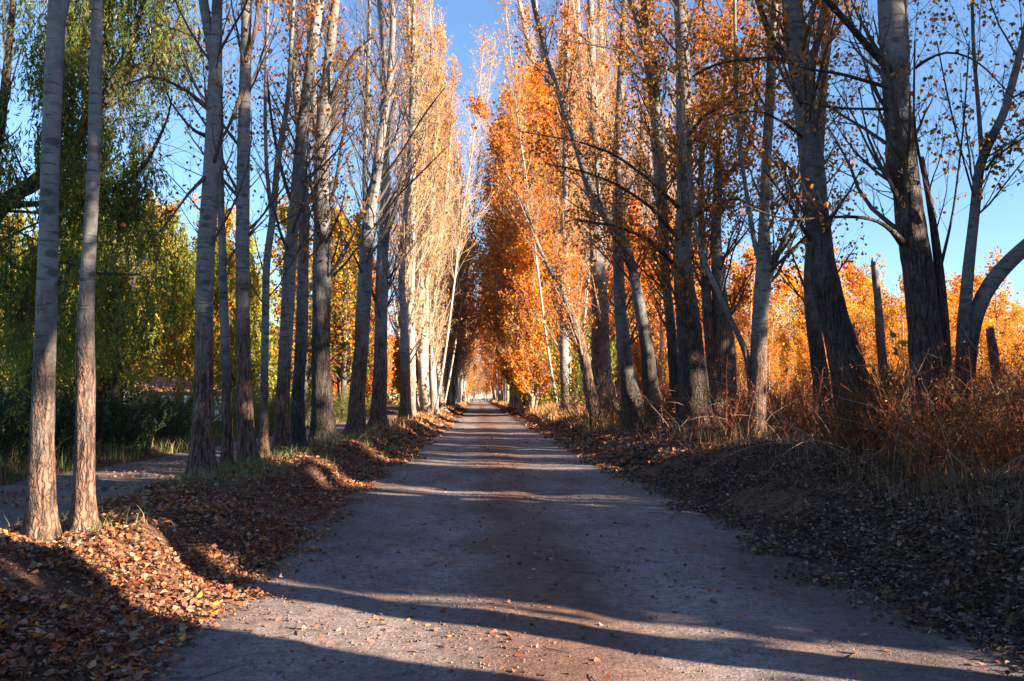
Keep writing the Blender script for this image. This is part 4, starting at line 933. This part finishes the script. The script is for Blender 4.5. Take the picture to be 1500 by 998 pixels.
# scattered leaves and grit on the road itself
mb = MB()
litter(4200, (-2.0, 3.2), (3.5, 45), lambda X, Y: np.clip(.3 + .5 * vnoise(X * .8, Y * .8, 50) + .25 * (np.abs(X - .4) < .35) + .25 * sstep(2, 3, np.abs(X - .5)), .05, 1), .05, mb, .004, LIT)
fl = mb.build('scattered_leaves', M_DEAD, kind='stuff', smooth=False)
fl['label'] = 'stray dry leaves lying on the dirt road'; fl['category'] = 'fallen leaves'
mb = MB(); n = 16000
Y = 3.5 * (40 / 3.5) ** rng.uniform(0, 1, n); X = rng.uniform(-2, 3.1, n); S = rng.uniform(.004, .014, n)
k = rng.uniform(0, 1, n) < np.clip(.35 + .7 * vnoise(X * 1.2, Y * .7, 51), .05, 1); X, Y, S = X[k], Y[k], S[k]; n = len(X)
oc = np.array([[1, 0, 0], [0, 1, 0], [-1, 0, 0], [0, -1, 0], [0, 0, .8], [0, 0, -.5]])
jit = rng.uniform(.5, 1.4, (n, 6, 3)); V = np.stack([X, Y, ground_h(X, Y) + .006], 1)[:, None, :] + oc[None] * jit * S[:, None, None]
o = np.arange(n)[:, None] * 6
mb.add(V.reshape(-1, 3), np.concatenate([o + t for t in ([0, 1, 4], [1, 2, 4], [2, 3, 4], [3, 0, 4], [1, 0, 5], [2, 1, 5], [3, 2, 5], [0, 3, 5])]))
gr = mb.build('gravel', plain('road_grit', (.16, .115, .09), .9, .4, 3), kind='stuff', smooth=False)
gr['label'] = 'small clods and grit on the dirt road'; gr['category'] = 'gravel'
mb = MB(); n = 170
Y = 3.6 * (24 / 3.6) ** rng.uniform(0, 1, n); X = rng.uniform(-4, 6, n); s = np.stack([X, Y, ground_h(X, Y) + .012], 1); a = rng.uniform(0, 6.28, n)
p = curves(rng, s, np.stack([np.cos(a), np.sin(a), a * 0 + .05], 1), rng.uniform(.06, .3, n), 5, 0, .15); p[..., 2] = ground_h(p[..., 0], p[..., 1]) + .012
tubes(mb, p, np.full((n, 5), .0028), 4); tw = mb.build('fallen_twigs', M_TWIG, kind='stuff', smooth=False)
tw['label'] = 'thin broken twigs strewn on road and banks'; tw['category'] = 'twigs'

# ------------------------------------------------------------------ grasses
def blades(mb, X, Y, H, W, pal, lean=.35, curve=.5, z=None):
    n = len(X); a = rng.uniform(0, 6.28, n); b = rng.uniform(0, 6.28, n)
    base = np.stack([X, Y, (ground_h(X, Y) if z is None else z) - .01], 1)
    side = np.stack([np.cos(a), np.sin(a), a * 0], 1) * W[:, None]
    le = np.stack([np.cos(b), np.sin(b), b * 0], 1) * (H * rng.uniform(0, lean, n))[:, None]
    up_ = np.stack([a * 0, a * 0, H], 1)
    mid = base + up_ * .55 + le * .4; tip = base + up_ * (1 - .25 * rng.uniform(0, curve, n))[:, None] + le * 1.4
    v = np.stack([base - side, base + side, mid + side * .7, mid - side * .7, tip + side * .15, tip - side * .15], 1)
    o = np.arange(n)[:, None] * 6
    mb.add(v.reshape(-1, 3), np.concatenate([o + [0, 1, 2, 3], o + [3, 2, 4, 5]]), Col=np.repeat(pick(rng, pal, n), 6, 0))
STRAW = [(0.22, 0.13, 0.07, 3), (0.16, 0.08, 0.04, 4), (0.32, 0.22, 0.13, 1.5), (0.08, 0.05, 0.03, 4)]
RUST = [(0.24, 0.065, 0.022, 4), (0.30, 0.10, 0.035, 4), (0.14, 0.05, 0.025, 3), (0.40, 0.22, 0.10, .8)]
def scat(n, f, y0, y1, pw=1.0):
    u = rng.uniform(0, 1, n); Y = y0 * (y1 / y0) ** u; return Y
mb = MB()
n = 70000; Y = scat(n, 0, 5.5, 60); X = 4.3 + rng.uniform(0, 1, n) ** 1.1 * (0.68 * Y + 1.5)
k = rng.uniform(0, 1, n) < sstep(4.2, 5.6, X + .5 * vnoise(X, Y, 60)) * np.clip(.55 + .6 * vnoise(X * .7, Y * .7, 61), .1, 1)
X, Y = X[k], Y[k]; blades(mb, X, Y, rng.uniform(.15, .5, len(X)) * (1 + .4 * vnoise(X * .5, Y * .5, 62)), .0035 * np.clip(Y / 10, 1, 4), STRAW, .7)
g = mb.build('dry_grass', M_BLADE, kind='stuff', smooth=False); g['label'] = 'straw-coloured dry grass along the top of the right bank'; g['category'] = 'grass'
# rusty weeds: branching dry stalks
mb = MB(); n = 10500; Y = scat(n, 0, 9.0, 62); X = 5.2 + rng.uniform(0, 1, n) * (0.66 * Y - 2.0)
k = rng.uniform(0, 1, n) < sstep(5.0, 6.2, X + .6 * vnoise(X * .8, Y * .8, 63)) * np.clip(.6 + .8 * vnoise(X * .45, Y * .45, 64), .05, 1); X, Y = X[k], Y[k]; n = len(X)
s = np.stack([X, Y, ground_h(X, Y) - .02], 1)
hh = (rng.uniform(.6, 1.7, n) * (1 + .35 * vnoise(X * .4, Y * .4, 65)))
p = curves(rng, s, np.stack([rng.normal(0, .35, n), rng.normal(0, .35, n), np.ones(n)], 1), hh, 6, .0, .14); r_ = np.full((n, 6), .004) * np.linspace(1.2, .4, 6) * np.clip(Y / 12, 1, 3)[:, None]
tubes(mb, p, r_, 3, Col=np.repeat(pick(rng, RUST, n), 18, 0))
q, tg, rr, pi, t = sample_on(rng, p, r_, 7, .25, 1); p2 = curves(rng, q, side_dir(rng, tg, rng.uniform(.4, .9, len(q))), rng.uniform(.12, .4, len(q)), 4, .0, .15)
r2 = rr[:, None] * np.array([.7, .6, .5, .3]); tubes(mb, p2, r2, 3, Col=np.repeat(pick(rng, RUST, len(q)), 12, 0))
C, tg, _, _, _ = sample_on(rng, p2, r2, 3, .3, 1); leaves(mb, rng, C + rng.normal(0, .015, C.shape), .035 * np.clip(C[:, 1] / 14, 1, 3), pick(rng, RUST, len(C)), ratio=.5)
g = mb.build('undergrowth', M_BLADE, kind='stuff', smooth=False); g['label'] = 'rust-brown dry weeds and brush under the right-hand trees'; g['category'] = 'undergrowth'
mb = MB(); n = 900; Y = scat(n, 0, 9.5, 45); X = 5.6 + rng.uniform(0, 1, n) * (0.62 * Y - 2.0); s = np.stack([X, Y, ground_h(X, Y) - .02], 1)
p = curves(rng, s, np.stack([rng.normal(0, .6, n), rng.normal(0, .5, n), np.ones(n)], 1), rng.uniform(1.0, 2.6, n), 9, -.13, .09)
tubes(mb, p, np.full((n, 9), .0055) * np.linspace(1.2, .35, 9) * np.clip(Y / 14, .9, 2.5)[:, None], 4)
g = mb.build('dry_canes', plain('dry_cane_bark', (.26, .19, .14), .8, .4, 4), kind='stuff', smooth=False); g['label'] = 'bare arching canes and dead stems tangled in the rusty brush'; g['category'] = 'canes'
# far verge brush both sides
mb = MB(); n = 26000; Y = scat(n, 0, 30, 260); X = np.where(rng.uniform(0, 1, n) < .6, rng.uniform(4.0, 7.5, n), rng.uniform(-5, -2.6, n))
k = rng.uniform(0, 1, n) < np.clip(.6 + .6 * vnoise(X, Y * .5, 70), .1, 1); X, Y = X[k], Y[k]
blades(mb, X, Y, rng.uniform(.2, .8, len(X)) * np.where(X > 0, 1, .55), .012 * np.clip(Y / 40, .7, 3), [(0.5, 0.26, 0.10, 3), (0.45, 0.16, 0.05, 3), (0.55, 0.4, 0.16, 2)], .6)
g = mb.build('verge_weeds', M_BLADE, kind='stuff', smooth=False); g['label'] = 'sunlit dry weeds on the verges far down the road'; g['category'] = 'weeds'
# left bank grass tufts at the trunk feet and along the path
mb = MB()
GT = [(0.10, 0.13, 0.035, 4), (0.2, 0.19, 0.06, 3), (0.35, 0.27, 0.13, 2)]
cx, cyy, hs = [], [], []
for (x, yy, n, r_, h_) in [(-4.0, 12.2, 700, .55, .2), (-3.9, 13.7, 600, .5, .2), (-4.1, 14.8, 500, .5, .18), (-4.0, 17.2, 600, .6, .22), (-3.8, 21.2, 700, .7, .25), (-3.6, 23, 400, .5, .22), (-3.65, 8.1, 90, .22, .13), (-3.3, 7.7, 60, .2, .15), (-4.3, 9.3, 300, .5, .12), (-4.4, 11, 400, .5, .12), (-4.1, 27, 500, .7, .25), (-4.7, 7.6, 120, .5, .12)]:
    cx.append(rng.normal(x, r_, n)); cyy.append(rng.normal(yy, r_, n)); hs.append(h_ * rng.uniform(.4, 1.4, n))
X, Y, H_ = np.concatenate(cx), np.concatenate(cyy), np.concatenate(hs)
blades(mb, X, Y, H_, .0035 * np.clip(Y / 10, 1, 3), GT, .8)
n = 26000; Y = scat(n, 0, 9, 60); X = rng.uniform(-16, -8.0, n); blades(mb, X, Y, rng.uniform(.1, .45, n), .005 * np.clip(Y / 12, 1, 3), GT + [(.04, .07, .025, 4)], .6)
g = mb.build('green_grass', M_BLADE, kind='stuff', smooth=False); g['label'] = 'green grass tufts at the feet of the left trunks and beyond the path'; g['category'] = 'grass'

ONE = ['leftmost', 'second from the left', 'third from the left', 'fourth from the left', 'fifth from the left', 'sixth from the left', 'seventh from the left', 'eighth from the left', 'ninth from the left', 'tenth from the left', 'eleventh from the left', 'twelfth from the left']
for key, fmt in [('leafy green and yellow tree beyond the dirt path', 'leafy green and yellow tree beyond the dirt path, %s'), ('amber-leaved tree between the left trunks and the green wood', 'amber-leaved tree seen between the left trunks, %s'),
                 ('tall sunlit white-stemmed poplar crowded behind the right-hand trunks', 'tall white-stemmed poplar behind the right-hand trunks, %s'), ('orange-leaved poplar filling in among the tall white stems', 'orange-leaved poplar in front of the tall white stems, %s'),
                 ('orange-crowned poplar rising behind the far left row', 'orange-crowned poplar behind the far left row, %s'), ('golden tree in the farther, taller line of the sunlit field on the right', 'taller golden tree in the farther field line, %s'),
                 ('golden tree closing the far end of the road', 'golden tree closing the far end of the road, %s')]:
    os_ = sorted([o for o in scene.objects if o.get('label') == key], key=lambda o: o.location.x / o.location.y)
    for i, o in enumerate(os_):
        o['label'] = fmt % (ONE[i] if i < 12 else ONE[len(os_) - 1 - i].replace('left', 'right') if i >= 12 and len(os_) - 1 - i < 12 else 'middle')
for key in ('unseen shade-casting bush on the sunny side, outside the right edge', 'unseen broad shade-casting tree on the sunny side, outside the right edge', 'unseen shade-casting tree with a high crown on the sunny side, outside the right edge'):
    for i, o in enumerate(sorted([o for o in scene.objects if o.get('label') == key], key=lambda o: (o.location.y, o.location.x))):
        o['label'] = key.replace(' on the sunny side', '') + ', ' + (ORD[i] if i else 'first') + ' along'
bpy.context.view_layer.update()
